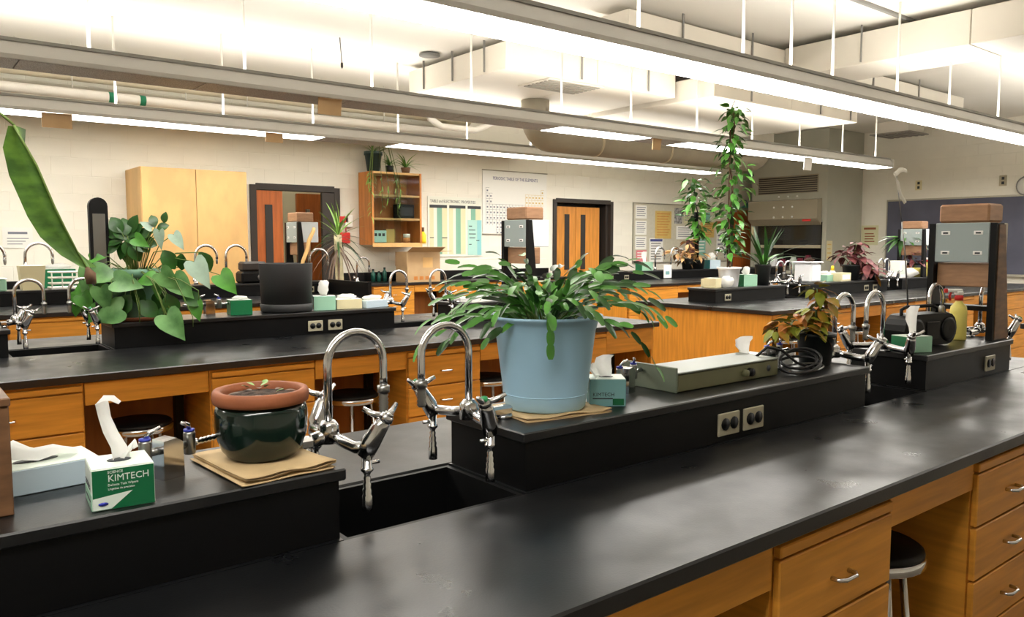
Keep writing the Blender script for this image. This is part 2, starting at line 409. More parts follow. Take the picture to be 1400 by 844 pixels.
light_row('pendant_light', 'farthest pendant strip light near the back wall with one unlit louvre panel', 8.2, -1.6, 11.0,
          [(-.3, ZQ), (.8, ZQ), (1.83, ZQ), (2.85, ZQ), (3.84, ZQ), (4.93, ZQ), (5.94, 3.25), (7.0, 3.25), (8.1, ZQ), (9.2, ZQ), (10.3, ZQ)],
          [(-1.58, 1), (3.9, 0), (4.85, 1), (10.98, 0)], 1)
light_row('pendant_light', 'pendant strip light over the near worktop, above and behind the viewer', .22, -1.6, 14.6,
          [(-.4, ZQ), (.7, ZQ), (2.75, ZQ), (3.82, ZQ), (5.53, ZQ), (7.23, ZQ), (9.5, ZQ), (11.7, ZQ)], [(-1.58, 1), (.7, 0), (6.9, 1), (14.58, 0)], 1)
def light_tag(x, y, w, h, m, label):
    b = B().box(-w/2, w/2, -.004, .004, -h, 0, .001).box(-w/2, w/2, -.03, -.004, -.004, 0, .001)
    o = b.build('card_tag', m, None, (x, y, 2.617)); o.rotation_euler = (.12, 0, R.uniform(-.1, .1)); tag(o, label, 'tag', 'folded cards hung on the lights')
light_tag(2.9, 6.0, .2, .13, 'card', 'brown card hanging under the unlit left half of the middle light')
light_tag(6.86, 6.0, .13, .12, 'card', 'small brown card hanging under the middle light near the round duct')
light_tag(9.95, 6.0, .2, .17, 'paper', 'white folded paper hanging under the right end of the middle light')
light_tag(1.3, 8.2, .24, .13, 'card', 'wide pale card hanging under the farthest light at its left, above the big leaf')
light_tag(3.32, 8.2, .19, .1, 'card', 'pale card hanging under the farthest light above the plywood cabinet')
def duct(name, label, loc, parts, m='duct', straps=()):
    t = thing(name, label, 'duct', loc)
    for n, bx in parts:
        x0, x1, y0, y1, z0, z1 = bx
        B().box(x0-loc[0], x1-loc[0], y0-loc[1], y1-loc[1], z0-loc[2], z1-loc[2], .006).build(n, m, t)
    for x, y, z in straps:
        B().box(x-.012-loc[0], x+.012-loc[0], y-.004-loc[1], y+.004-loc[1], z-loc[2], ZC-.001-loc[2]).build('hanger_strap', 'roddark', t)
    return t
da = duct('air_duct', 'rectangular duct with a grey louvred grille under it, above the middle light', (6.4, 7.5, 3.25),
     [('duct_section', (5.13, 6.45, 6.54, 8.45, 3.25, 3.53)), ('duct_section', (6.456, 7.8, 6.54, 8.45, 3.25, 3.53))],
     straps=[(5.12, 6.9, 3.27), (5.12, 7.5, 3.27), (5.12, 8.1, 3.27), (6.2, 6.53, 3.27), (7.3, 6.53, 3.27)])
g = B().box(-.62, .22, -.9, -.35, -.012, -.001, .003).build('grille_frame', 'duct', da)
for k in range(7): B().box(-.58, .18, -.87+k*.07, -.83+k*.07, -.022, -.012).build('slat', 'ductgrey', g)
duct('air_duct', 'long pale T shaped duct just under the ceiling at the upper right', (8.1, 5.2, 3.22),
     [('duct_section', (5.27, 8.75, 4.96, 5.5, 3.22, 3.52)), ('duct_section', (8.756, 12.2, 4.96, 5.5, 3.27, 3.52)), ('branch', (7.69, 8.42, 3.1, 4.954, 3.22, 3.53)), ('branch', (7.69, 8.42, 1.1, 3.094, 3.22, 3.53))],
     straps=[(6.0, 4.95, 3.24), (7.1, 4.95, 3.24), (9.6, 4.95, 3.29), (10.8, 4.95, 3.29), (7.68, 4.1, 3.24), (7.68, 2.4, 3.24)])
duct('air_duct', 'wide low duct with bright underside, over the right half of the middle light', (9.5, 7.2, 3.2),
     [('duct_section', (7.86, 9.5, 6.0, 8.1, 3.2, 3.46)), ('duct_section', (9.506, 11.2, 6.0, 8.1, 3.2, 3.46))],
     straps=[(8.6, 5.99, 3.22), (10.2, 5.99, 3.22), (11.0, 5.99, 3.22)])
duct('air_duct', 'boxy cream duct against the ceiling near the back wall', (9.4, 9.4, 3.42), [('duct_section', (7.3, 11.6, 8.95, 9.9, 3.42, 3.585))])
def arc(c, r, a0, a1, n, ax='xz'):
    P = []
    for i in range(n+1):
        a = a0+(a1-a0)*i/n; u, v = r*math.cos(a), r*math.sin(a)
        P.append((c[0]+u, c[1], c[2]+v) if ax == 'xz' else (c[0], c[1]+u, c[2]+v) if ax == 'yz' else (c[0]+u, c[1]+v, c[2]))
    return P
P = [(6.55, 7.75, 3.245), (6.55, 7.75, 3.05)]+arc((6.8, 7.75, 3.05), .25, PI, 1.5*PI, 6)+[(11.1, 7.75, 2.8)]+arc((11.1, 7.75, 3.15), .35, -PI/2, 0, 6)+[(11.45, 7.75, 3.595)]
rd = thing('round_duct', 'large round duct, its colour darkened for shade, running behind the middle light, elbowed at both ends', 'duct', (6.55, 7.75, 3.245))
O_ = Vector(P[0])
B().tube([tuple(Vector(p)-O_) for p in P], .18, 24).build('jacket', 'ductshade', rd)
for x in (7.6, 9.0, 10.4): B().tube([(x-6.55-.02, 0, -.445), (x-6.55+.02, 0, -.445)], .184, 24).build('band', 'insul', rd)
def pipe(label, P, r, m, bands=(), hang=()):
    t = thing('pipe', label, 'pipe', P[0])
    B().tube([tuple(Vector(p)-Vector(P[0])) for p in P], r, 12).build('pipe_run', m, t)
    for x in bands: B().tube([(x-.03-P[0][0], 0, 0), (x+.03-P[0][0], 0, 0)], r+.003, 12).build('tape_band', 'teal', t)
    for x in hang: B().tube([(x-P[0][0], 0, r), (x-P[0][0], 0, ZC-.001-P[0][2])], .006, 6).build('hanger', 'rod', t)
    return t
pipe('white pipe with two green tape bands high on the back wall', [(X0+.05, 9.72, 3.06), (6.9, 9.72, 3.06)], .055, 'pipe', (2.08, 2.4), (1.7, 3.6, 5.5))
pipe('thick cream insulated pipe below the white pipe on the back wall', [(X0+.05, 9.8, 2.88), (8.0, 9.8, 2.88)], .09, 'insul', (), (0.6, 2.9, 4.6))
pipe('slim cream tube standing for the soffit shadow above the green banded pipe on the back wall', [(X0+.05, 9.82, 3.27), (7.0, 9.82, 3.27)], .06, 'insul', (), (1.2, 3.2))  # tube put where only a band of soffit shadow lies
pipe('bent white pipe dropping down beside the green banded pipe at its right', [(5.85, 9.3, 3.59), (5.95, 9.35, 3.35), (6.05, 9.42, 3.18), (6.3, 9.5, 3.1), (6.9, 9.52, 3.1), (7.25, 9.52, 3.25), (7.2, 9.5, 3.59)], .045, 'pipe')
v = thing('ceiling_vent', 'grey square ceiling diffuser in front of the right wall', 'vent', (14.35, 6.9, 3.4))
B().box(-.3, .3, -.3, .3, .0, .199, .01).build('neck', 'duct', v)
vf = B().box(-.36, .36, -.36, .36, -.02, 0, .004).build('grille_frame', 'ductgrey', v)
for k in range(6): B().box(-.32, .32, -.3+k*.11, -.25+k*.11, -.03, -.02).build('slat', 'roddark', vf)
tag(B().lathe([(.12, 0), (.12, .015), (.07, .03)], 18).build('ceiling_fitting', 'roddark', None, (4.98, 7.75, ZC-.03)), 'small grey round fitting flush on the ceiling at upper middle', 'fitting')
hk = thing('ceiling_hook', 'thin dark rod dangling from the ceiling above the middle light', 'hook', (3.87, 7.75, ZC-.3))
B().tube([(0, 0, .299), (.02, 0, .04)], .006, 6).build('rod', 'roddark', hk); B().lathe([(.0, -.02), (.014, 0), (.014, .04), (.0, .05)], 8, (.02, 0, 0)).build('tip', 'frame', hk)
tag(B().box(-1.0, .95, -.02, .02, -.03, 0, .004).build('conduit', 'roddark', None, (7.65, 3.7, ZC-.001)), 'grey conduit rail on the ceiling at the upper right', 'conduit')
# ================================================================== BENCHES
ZB, ZT, ZR = .879, .914, 1.045
def worktop(label, x0, x1, yf, yr0, yr1, yb, holes=(), group='black worktops'):
    t = thing('worktop', label, 'worktop', ((x0+x1)/2, (yf+yb)/2, ZB), 0, group)
    cx, cy = (x0+x1)/2, (yf+yb)/2
    b = B().box(x0-cx, x1-cx, yf-cy, yr0-cy, 0, ZT-ZB, .004).box(x0-cx, x1-cx, yr1-cy, yb-cy, 0, ZT-ZB, .004)
    xs = [x0]+[v for h in holes for v in h]+[x1]
    for i in range(0, len(xs), 2): b.box(xs[i]-cx, xs[i+1]-cx, yr0-cy, yr1-cy, 0, ZT-ZB)
    b.build('slab', 'counter', t)
    return t
def riser(label, x0, x1, y0, y1, outlets=(), z1=ZR, group='black raised shelves'):
    cx, cy = (x0+x1)/2, (y0+y1)/2
    t = thing('raised_shelf', label, 'shelf', (cx, cy, ZT), 0, group)
    B().box(x0-cx+.004, x1-cx-.004, y0-cy+.008, y1-cy-.008, .001, z1-ZT-.022).build('body', 'riser', t)
    B().box(x0-cx-.008, x1-cx+.008, y0-cy, y1-cy, z1-ZT-.022, z1-ZT, .003).build('shelf_top', 'counter', t)
    for ox in outlets:
        p = B().box(ox-cx-.046, ox-cx+.046, y0-cy+.001, y0-cy+.008, .018, .08, .002).build('outlet_plate', 'plate', t)
        for s in (-.019, .019):
            B().lathe([(.017, 0), (.017, .003)], 12, Mx=frame(Vector((ox-cx+s, y0-cy+.0012, .05)), Vector((0, -1, 0)))).build('socket', 'blackpl', p)
    return t
def sink(label, x0, x1, y0, y1):
    cx, cy = (x0+x1)/2, (y0+y1)/2; d = .2; e = .012
    t = thing('trough_sink', label, 'sink', (cx, cy, ZT-d), 0, 'black trough sinks')
    hx, hy = (x1-x0)/2-.003, (y1-y0)/2-.003
    b = B().box(-hx, hx, -hy, hy, 0, e).box(-hx, -hx+e, -hy, hy, e, d-.004).box(hx-e, hx, -hy, hy, e, d-.004).box(-hx+e, hx-e, -hy, -hy+e, e, d-.004).box(-hx+e, hx-e, hy-e, hy, e, d-.004)
    b.build('basin', 'sink', t)
    B().lathe([(.03, e), (.03, e+.004), (.012, e+.005)], 14).build('drain', 'steel', t)
    return t
def pull(b, x, y, z):       # small bowed metal handle, bows towards -Y
    b.tube([(x-.034, y, z), (x-.032, y-.018, z), (x-.02, y-.026, z), (x+.02, y-.026, z), (x+.032, y-.018, z), (x+.034, y, z)], .0055, 6, flat=.9)
def drawers(label, x0, x1, yf, rows, handles=True, group='birch drawer cabinets', depth=.4):
    """one drawer cabinet: body, thin pull-out board, drawers with handles"""
    cx = (x0+x1)/2; w = (x1-x0)/2
    t = thing('drawer_cabinet', label, 'cabinet', (cx, yf, 0), 0, group)
    B().box(-w+.002, w-.002, .018, depth, .0, ZB-.002).build('body', 'wood', t)
    B().box(-w+.008, w-.008, -.002, .017, ZB-.038, ZB-.014, .003).build('writing_board', 'wood', t)
    z = ZB-.044
    for h in rows:
        d = B().box(-w+.008, w-.008, 0, .017, z-h+.006, z, .003).build('drawer', 'wood', t)
        if handles:
            b = B(); pull(b, 0, 0, z-h/2); b.build('handle', 'chrome', d)
        z -= h
    return t
def knee(label, x0, x1, yf, drop=.1, back=.43, group='birch aprons over the knee spaces'):
    cx = (x0+x1)/2; w = (x1-x0)/2
    t = thing('knee_apron', label, 'apron', (cx, yf+.01, ZB), 0, group)
    B().box(-w+.002, w-.002, 0, .018, -drop, -.004, .002).build('apron_board', 'wood', t)
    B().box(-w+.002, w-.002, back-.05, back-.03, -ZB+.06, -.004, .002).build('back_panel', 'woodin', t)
    B().box(w-.06, w-.02, back-.1, back-.055, -ZB+.001, -.004, .002).build('service_post', 'blackpl', t)
    return t
def endpanel(label, x, y0, y1, left=True):
    o = B().box(0, .02, y0+.03, y1-.03, .001, ZB-.001, .002).build('end_panel', 'woodv', None, (x+.03 if left else x-.05, 0, 0))
    return tag(o, label, 'panel')
def backpanel(label, x0, x1, y):
    return tag(B().box(x0+.06, x1-.06, y-.06, y-.04, .001, ZB-.001, .002).build('back_panel', 'woodv'), label, 'panel')
DR = [.165, .16, .16, .16, .16]
DR3 = [.165, .18, .25, .2]
# ---- nearest bench
worktop('nearest black worktop, glossy with grey light smears, filling the foreground', -2.6, 4.17, .82, 1.28, 1.58, 2.02, ((.63, 1.06), (2.52, 2.95)))
riser('nearest raised shelf, left section, under the green glazed pot and tissue boxes', -2.6, .63, 1.28, 1.58)
riser('nearest raised shelf, middle section, under the blue plastic pot and hot plate', 1.06, 2.52, 1.28, 1.58, (1.775, 1.888))
riser('nearest raised shelf, right section, under the black radio and the large stand', 2.95, 3.74, 1.28, 1.58, (3.52,))
sink('black trough sink between the green glazed pot and the blue plastic pot', .63, 1.06, 1.28, 1.58)
sink('black trough sink between the bronze coleus and the black radio', 2.52, 2.95, 1.28, 1.58)
knee('nearest birch apron at the bottom edge, left of the single handled cabinet', .78, 1.32, .835)
drawers('nearest birch cabinet at the bottom edge with one handle showing, left of a black stool', 1.32, 1.785, .835, [.165, .3, .3])
knee('birch apron above the black stool at the bottom right', 1.785, 2.245, .835, .085)
drawers('birch cabinet with three chrome handles in the bottom right corner', 2.245, 2.71, .835, [.15, .15, .15, .15, .15])
knee('birch apron under the near worktop beyond the right frame edge', 2.71, 3.2, .835)
drawers('birch cabinet at the far right end of the nearest bench', 3.2, 4.12, .835, DR)
drawers('birch cabinet at the far left of the nearest bench, below the camera', -.2, .78, .835, DR)
backpanel('birch back panel of the nearest bench facing the second row', -2.6, 4.17, 2.02)
endpanel('birch right end panel of the nearest bench', 4.17, .82, 2.02, False)
# ---- second row, left bench
worktop('black worktop of the second bench, behind the green glazed pot', -2.6, 4.17, 3.6, 4.36, 4.68, 5.15, ((.45, .9), (2.53, 3.05)))
riser('second bench raised shelf, left end section beside the faucets', -2.6, .45, 4.36, 4.68)
riser('second bench raised shelf with two outlets, under the heart leaved plant and black pot', .9, 2.53, 4.36, 4.68, (1.99, 2.117))
riser('second bench raised shelf, hidden behind the blue potted plant', 3.05, 3.98, 4.36, 4.68)
sink('black trough sink of the second bench below the giant leaf', .45, .9, 4.36, 4.68)
sink('black trough sink of the second bench left of the arching green plant', 2.53, 3.05, 4.36, 4.68)
drawers('second bench birch cabinet at the left edge, behind the tissue boxes', .06, .627, 3.615, DR3)
knee('second bench birch apron over the stool behind the white tissue', .627, 1.134, 3.615)
drawers('second bench birch cabinet directly behind the terracotta rim', 1.134, 1.646, 3.615, [.165, .29, .3], False)
knee('second bench birch apron over the stool seen through the left gooseneck', 1.646, 2.167, 3.615)
drawers('second bench birch cabinet framed by the right gooseneck, two handles showing', 2.167, 2.656, 3.615, DR)
knee('second bench birch apron hidden behind the blue plastic pot', 2.656, 3.3, 3.615)
drawers('second bench slim cabinet just right of the blue plastic pot', 3.3, 3.677, 3.615, [.3, .3, .2], False)
knee('second bench birch apron at its right end', 3.677, 4.12, 3.615, .155)
backpanel('birch back panel of the second bench', -2.6, 4.17, 5.15)
endpanel('birch right end panel of the second bench', 4.17, 3.6, 5.15, False)
# ---- second row, right bench
worktop('black worktop of the right hand bench with a broad orange end panel', 5.5, 11.9, 3.6, 4.36, 4.68, 5.05, ((6.9, 7.25), (8.95, 9.3)))
riser('right bench raised shelf, left end, under the white pot with the tall climbing plant', 5.8, 6.9, 4.36, 4.68, (5.98,))
riser('right bench raised shelf, middle section, under the white bucket and purple coleus', 7.25, 8.95, 4.36, 4.68, (8.47, 8.66))
riser('right bench raised shelf, far section, under the small distant stand', 9.3, 11.5, 4.36, 4.68, (10.0,))
sink('black trough sink left of the white bucket', 6.9, 7.25, 4.36, 4.68)
sink('black trough sink right of the purple coleus', 8.95, 9.3, 4.36, 4.68)
tag(B().box(0, .02, 3.62, 5.03, .001, ZB-.001, .002).build('end_panel', 'woodv', None, (5.53, 0, 0)), 'broad orange birch end panel of the right hand bench', 'panel')
knee('right bench birch apron behind the bronze coleus', 5.56, 6.2, 3.615)
drawers('right bench birch cabinet behind the bronze coleus and pair of goosenecks', 6.2, 6.8, 3.615, DR)
knee('right bench birch apron behind the right gooseneck', 6.8, 7.4, 3.615)
drawers('right bench birch cabinet above the radio, left of the stand', 7.4, 8.0, 3.615, DR)
knee('right bench birch apron seen behind the radio handle', 8.0, 8.7, 3.615)
drawers('right bench birch cabinet seen between the legs of the large stand', 8.7, 9.4, 3.615, DR)
knee('right bench birch apron behind the large stand', 9.4, 10.1, 3.615)
drawers('right bench birch cabinet at its far end', 10.1, 11.85, 3.615, DR)
backpanel('birch back panel of the right hand bench', 5.56, 11.9, 5.05)
# ---- first row, right bench (across the aisle)
worktop('black worktop corner at the right frame edge beyond the large stand', 5.95, 9.0, .9, 1.3, 1.6, 2.0)
tag(B().box(0, .02, .93, 1.97, .001, ZB-.001, .002).build('end_panel', 'woodv', None, (5.98, 0, 0)), 'birch end panel at the right frame edge under the black worktop corner', 'panel')
backpanel('birch back panel of the bench at the right frame edge', 6.0, 9.0, 2.0)
# ---- third row, left bench
worktop('black worktop of the third bench at left, behind the left faucets', -2.6, 3.86, 7.0, 7.9, 8.2, 8.65)
riser('third bench raised shelf along the left, carrying the beige box and faucets', -2.6, 3.8, 7.9, 8.2, (3.55,))
drawers('third bench birch cabinet seen between the left faucet pairs', .72, 1.4, 7.015, DR, False)
knee('third bench birch apron at the left edge, behind the left faucet pair', -.1, .72, 7.015, .15)
knee('third bench birch apron behind the heart leaved plant', 1.4, 2.2, 7.015)
drawers('third bench birch cabinet behind the charcoal pot', 2.2, 3.0, 7.015, DR, False)
drawers('third bench birch cabinet at its right end', 3.0, 3.8, 7.015, DR)
sp = tag(B().box(-.02, .02, -.45, .44, 0, .15, .003).build('splash_panel', 'riser', None, (3.78, 7.46, ZT+.0005)), 'black upright splash panel closing the right end of the third bench', 'panel')
endpanel('birch right end panel of the third bench', 3.86, 7.0, 8.65, False)
backpanel('birch back panel of the third bench at left', -2.6, 3.86, 8.65)
# ---- third row, right bench
worktop('black worktop under the notice board behind the arching green plant', 7.45, 12.6, 7.0, 7.9, 8.2, 8.65)
riser('raised shelf below the notice board carrying two goosenecks and tissue boxes', 7.6, 12.5, 7.9, 8.2, (8.1, 8.42))
tag(B().box(0, .02, 7.03, 8.62, .001, ZB-.001, .002).build('end_panel', 'woodv', None, (7.48, 0, 0)), 'birch end panel of the bench below the notice board', 'panel')
drawers('birch cabinet below the notice board, left of the tall climbing plant', 7.52, 8.5, 7.015, DR, False)
knee('birch apron below the notice board beside the white pot', 8.5, 9.6, 7.015)
drawers('birch cabinet far below the notice board, behind the white pot', 9.6, 10.6, 7.015, DR, False)
knee('birch apron at the far right below the notice board', 10.6, 11.6, 7.015)
backpanel('birch back panel of the bench below the notice board', 7.5, 12.6, 8.65)
# ---- wall bench
worktop('black worktop along the back wall at far left, left of the plywood cabinet', -2.6, 2.2, 9.36, 9.93, 9.96, 9.97)
tag(B().box(-2.6, 2.2, -.02, 0, 0, .13, .003).build('backsplash', 'riser', None, (0, 9.955, ZT+.001)), 'black backsplash along the back wall at far left', 'backsplash')
knee('wall bench birch apron at far left behind the third bench', 1.3, 2.15, 9.375)
drawers('wall bench birch cabinet at far left behind the third bench', .4, 1.3, 9.375, DR)
worktop('black worktop along the back wall under the oak wall shelf', 4.96, 8.7, 9.36, 9.93, 9.96, 9.97)
tag(B().box(4.96, 8.7, -.02, 0, 0, .13, .003).build('backsplash', 'riser', None, (0, 9.955, ZT+.001)), 'black backsplash along the back wall under the oak wall shelf', 'backsplash')
for i, (a, b, l) in enumerate(((5.1, 5.75, 'wall bench birch cabinet below the left half of the oak wall shelf'), (6.35, 7.0, 'wall bench birch cabinet below the cardboard carton, handles showing'), (7.0, 7.65, 'wall bench birch cabinet half hidden by the arching plant'), (7.65, 8.6, 'wall bench birch cabinet beside the amber double door'))):
    drawers(l, a, b, 9.375, DR, True)
knee('wall bench birch apron left of the cardboard carton', 5.75, 6.35, 9.375)
# ---- stools
def make_stool(loc, label):
    t = thing('lab_stool', label, 'stool', loc, 0, 'black lab stools under the benches')
    B().lathe([(0, .655), (.13, .655), (.14, .648), (.142, .638)], 28).build('seat', 'blackrub', t)
    B().lathe([(.142, .637), (.146, .634), (.146, .612), (.14, .608), (0, .608)], 28).build('seat_band', 'chrome', t)
    for k in range(4):
        a = PI/4+k*PI/2; c, s = math.cos(a), math.sin(a)
        B().tube([(c*.1, s*.1, .61), (c*.17, s*.17, .005)], .011, 8).build('leg', 'chrome', t)
    P = [(math.cos(i*PI/10)*.142, math.sin(i*PI/10)*.142, .25) for i in range(21)]
    B().tube(P, .008, 6).build('foot_ring', 'chrome', t)
    return t
s0 = make_stool((.87, 3.8, 0), 'black topped chrome stool under the second bench behind the white tissue')
dup(s0, (1.93, 3.8, 0), .3, 'black topped chrome stool seen through the left gooseneck faucet')
dup(s0, (2.83, 3.8, 0), .5, 'black topped chrome stool peeking out left of the blue plastic pot')
dup(s0, (2.03, 1.02, 0), .2, 'black topped chrome stool in the knee space at the bottom right')
dup(s0, (6.0, 3.8, 0), .7, 'black topped chrome stool glimpsed behind the bronze coleus')
dup(s0, (7.15, 3.8, 0), .1, 'black topped chrome stool in the dark gap behind the right goosenecks')
# ================================================================== FAUCETS
def make_faucet(loc, rz, label, green=True):
    """origin on the shelf end, +x over the trough"""
    t = thing('lab_faucet', label, 'faucet', loc, rz, 'gooseneck lab faucets')
    k = -.075 if green else -.022
    b = B().box(k, .012, -.014, .014, .006, .03, .006).tube([(.01, 0, .02), (.05, 0, .028)], .015, 12).lathe([(.021, 0), (.021, .035), (.012, .045)], 16, (.045, 0, .012))
    b.lathe([(.012 if not green else .02, .0), (.012 if not green else .02, .008)], 14, (k+.02, 0, .0)).build('body', 'chrome', t)
    gx = .045
    P = [(gx, 0, .05), (gx, 0, .165)]+arc((gx+.062, 0, .165), .062, PI, 0, 14)[1:]+[(gx+.124, 0, .13), (gx+.124, 0, .112)]
    g = B().tube(P, .0085, 12).build('gooseneck', 'chrome', t)
    pr = [(.0085, .113), (.013, .112), (.013, .098)]
    for k in range(5): pr += [(.0085, .096-k*.008), (.0105, .092-k*.008)]
    pr += [(.007, .055), (.0, .055)]
    B().lathe(pr, 12, (gx+.124, 0, 0)).build('serrated_tip', 'steel', g)
    for s in (-1, 1):
        ar = B().tube([(gx, 0, .03), (gx+.006, s*.05, .022), (gx+.012, s*.09, .018), (gx+.03, s*.115, .02)], .0115, 10).build('arm', 'chrome', t)
        B().tube([(gx+.022, s*.108, .004), (gx+.03, s*.117, .03), (gx+.046, s*.128, .062), (gx+.052, s*.132, .072)], [.016, .019, .0155, .013], 12).build('valve_body', 'chrome', ar)
        h = B().tube([(gx+.053, s*.1325, .074), (gx+.058, s*.136, .082)], [.015, .012], 12)
        for k in (-1, 1):
            h.tube([(gx+.055, s*.134, .078), (gx+.055+k*.02, s*.134+.016, .084), (gx+.055+k*.036, s*.134+.026, .095)], [.007, .006, .0045], 8)
        h.build('lever_handle', 'chrome', ar)
        B().tube([(gx+.058, s*.136, .082), (gx+.0605, s*.1375, .086)], .009, 12).build('index_button', 'green' if green else 'chrome', ar)
        p = [(.0115, .012), (.0115, -.03), (.014, -.031), (.014, -.036), (.009, -.04)]
        for k in range(4): p += [(.0062+k*.0012, -.045-k*.012), (.0085+k*.0012, -.049-k*.012)]
        p += [(.0125, -.1), (.0125, -.112), (0, -.112)]
        B().lathe([(r*.85, z+.012) for r, z in p], 12, (gx+.024, s*.112, 0)).tube([(gx+.024, s*.112, -.01), (gx+.05, s*.112, -.01)], .004, 8).build('hose_nozzle', 'chrome', ar)
    return t
f0 = make_faucet((.63, 1.43, ZR), 0, 'large chrome gooseneck faucet right of the green glazed pot', False)
f1 = make_faucet((1.06, 1.43, ZR), PI, 'large chrome gooseneck faucet with green buttons left of the blue plastic pot', True)
for x, y, z, rz, sc, l in (
    (2.52, 1.43, ZR, 0, 1, 'chrome gooseneck faucet just right of the bronze coleus pot'),
    (2.95, 1.43, ZR, PI, 1, 'chrome gooseneck faucet in front of the small tissue box by the radio'),
    (3.74, 1.43, ZR, 0, 1, 'chrome gooseneck faucet right of the large stand'),
    (.45, 4.5, ZR, 0, 1, 'chrome gooseneck faucet at the left edge below the giant leaf'),
    (.9, 4.5, ZR, PI, 1, 'chrome gooseneck faucet partly hidden by the heart leaves'),
    (2.53, 4.5, ZR, 0, 1, 'chrome gooseneck faucet at the right end of the second bench shelf with outlets'),
    (3.05, 4.5, ZR, PI, 1, 'chrome gooseneck faucet behind the left fronds of the arching plant'),
    (6.9, 4.5, ZR, 0, 1, 'chrome faucet beside the dark pot of strap leaves'),
    (7.25, 4.5, ZR, PI, 1, 'chrome faucet immediately left of the white bucket'),
    (8.95, 4.5, ZR, 0, 1, 'chrome faucet right of the purple coleus'),
    (9.3, 4.5, ZR, PI, 1, 'chrome faucet left of the maroon plant by the chalkboard')):
    dup(f0 if 'edge' in l or 'white bucket' in l or 'coleus pot' in l or 'small tissue' in l else f1, (x, y, z), rz, l, scale=sc)
def small_goose(loc, rz, label, h=.17, r=.062, tr=.0085):
    t = thing('gooseneck_tap', label, 'faucet', loc, rz, 'plain gooseneck taps')
    B().lathe([(.022, 0), (.022, .02), (.014, .035), (.014, .05)], 12).build('base', 'chrome', t)
    B().tube([(0, 0, .04), (0, 0, h)]+arc((r, 0, h), r, PI, 0, 12)[1:]+[(2*r, 0, h-.03)], tr, 10).build('gooseneck', 'chrome', t)
    B().lathe([(.006, 0), (.011, .012), (.013, .04), (.008, .05)], 10, (2*r, 0, h-.08)).build('tip', 'steel', t)
    b = B().tube([(0, 0, .03), (.0, .05, .04)], .009, 8).tube([(0, .05, .03), (0, .062, .06)], [.013, .01], 8); b.build('valve', 'chrome', t)
    return t
for x, y, rz, h, l in (
    (3.44, 1.5, 0, .17, 'plain chrome gooseneck tap between the radio and the spray bottle'),
    (.62, 8.05, 0, .3, 'plain gooseneck tap on the third bench at the left frame edge'),
    (.98, 8.05, 0, .3, 'plain gooseneck tap beside the beige box on the third bench'),
    (2.42, 8.05, 0, .28, 'plain gooseneck tap in front of the plywood cabinet, left one'),
    (2.72, 8.05, 0, .28, 'plain gooseneck tap in front of the plywood cabinet, right one by the charcoal pot'),
    (3.62, 8.05, 0, .24, 'plain gooseneck tap at the foot of the spiky plant with pale trunk'),
    (9.2, 8.05, 0, .24, 'plain gooseneck tap below the notice board, left one'),
    (9.56, 8.05, 0, .24, 'plain gooseneck tap below the notice board, right one with ring shape'),
    (10.7, 8.05, 0, .24, 'plain gooseneck tap behind the white pot of the tall climbing plant')):
    small_goose((x, y, ZR), rz, l, h, .105 if y > 5 else .062, .013 if y > 5 else .0085)
dup(bpy.data.objects['gooseneck_tap'], (5.05, 9.72, ZT), 0, 'plain gooseneck tap on the wall bench left of the oak shelf', scale=1.5)
# ================================================================== WALL FURNITURE
t = thing('tall_cabinet', 'tall pale plywood cabinet with two doors against the back wall', 'cabinet', (2.93, 9.63, 0))
B().box(-.68, .49, -.30, .36, .0, 2.29, .004).build('carcass', 'ply', t)
for a, b in ((-.675, -.1), (-.094, .485)):
    B().box(a, b, -.322, -.302, .1, 2.285, .003).build('door', 'ply', t)
t = thing('wall_shelf', 'open oak wall shelf with glass front, plants on top, left of the chart', 'shelf', (5.628, 9.79, 1.43))
W = .395
B().box(-W, -W+.03, -.18, .2, 0, 1.0, .003).build('side_panel', 'shelfwood', t)
B().box(W-.03, W, -.18, .2, 0, 1.0, .003).build('side_panel', 'shelfwood', t)
B().box(-W+.031, W-.031, .17, .2, 0.031, .969).build('back_panel', 'shelfwood', t)
for z in (0, .34, .66, .97): B().box(-W+.031, W-.031, -.17, .169, z, z+.03, .003).build('shelf_board' if .1 < z < .9 else 'bottom_board' if z < .1 else 'top_board', 'ply', t)
B().box(-W, W, -.19, -.181, -.03, .02, .002).build('front_rail', 'ply', t)
for a, b, y in ((-W+.032, .05, -.176), (-.05, W-.032, -.172)):
    B().box(a, b, y, y+.003, .031, .969).build('glass_pane', 'glass', t)
# charts
t = thing('wall_chart', 'green and cream striped reference chart on the wall between oak shelf and white poster', 'chart', (6.86, 9.982, 1.25))
B().box(-.5, .5, 0, .008, 0, .9, .001).build('sheet', 'chart3', t)
for k, (a, b, m) in enumerate(((-.47, -.4, 'chart1'), (-.40, -.34, 'chart3'), (-.34, -.25, 'chart2'), (-.25, -.16, 'chart1'), (-.12, -.05, 'chart1'), (-.05, 0, 'chart3'), (0, .09, 'chart2'), (.09, .18, 'chart1'), (.22, .28, 'chart3'), (.28, .37, 'chart2'), (.37, .47, 'chart1'))):
    B().box(a, b, -.002, -.0003, .04 if a < .2 else .56, .76).build('printed_column', m, t)
B().box(.22, .48, -.004, -.0021, .02, .56).build('pasted_sheet', 'chart4', t)
B().box(.4, .48, -.0055, -.0041, .02, .56).build('pasted_strip', 'chart5', t)
b = B()
for a, c in ((-.47, -.16), (-.12, .18), (.22, .47)): b.box(a, c, -.0035, -.0021, .73, .775)
for a, c, z in ((-.47, -.4, .28), (-.25, -.16, .28), (.24, .3, .46), (.24, .36, .4), (.24, .37, .34), (.25, .36, .28), (.38, .44, .24), (.24, .29, .18)): b.box(a, c, -.0062, -.0056, z, z+.012)
b.build('printed_bars', 'print', t)['kind'] = 'stuff'
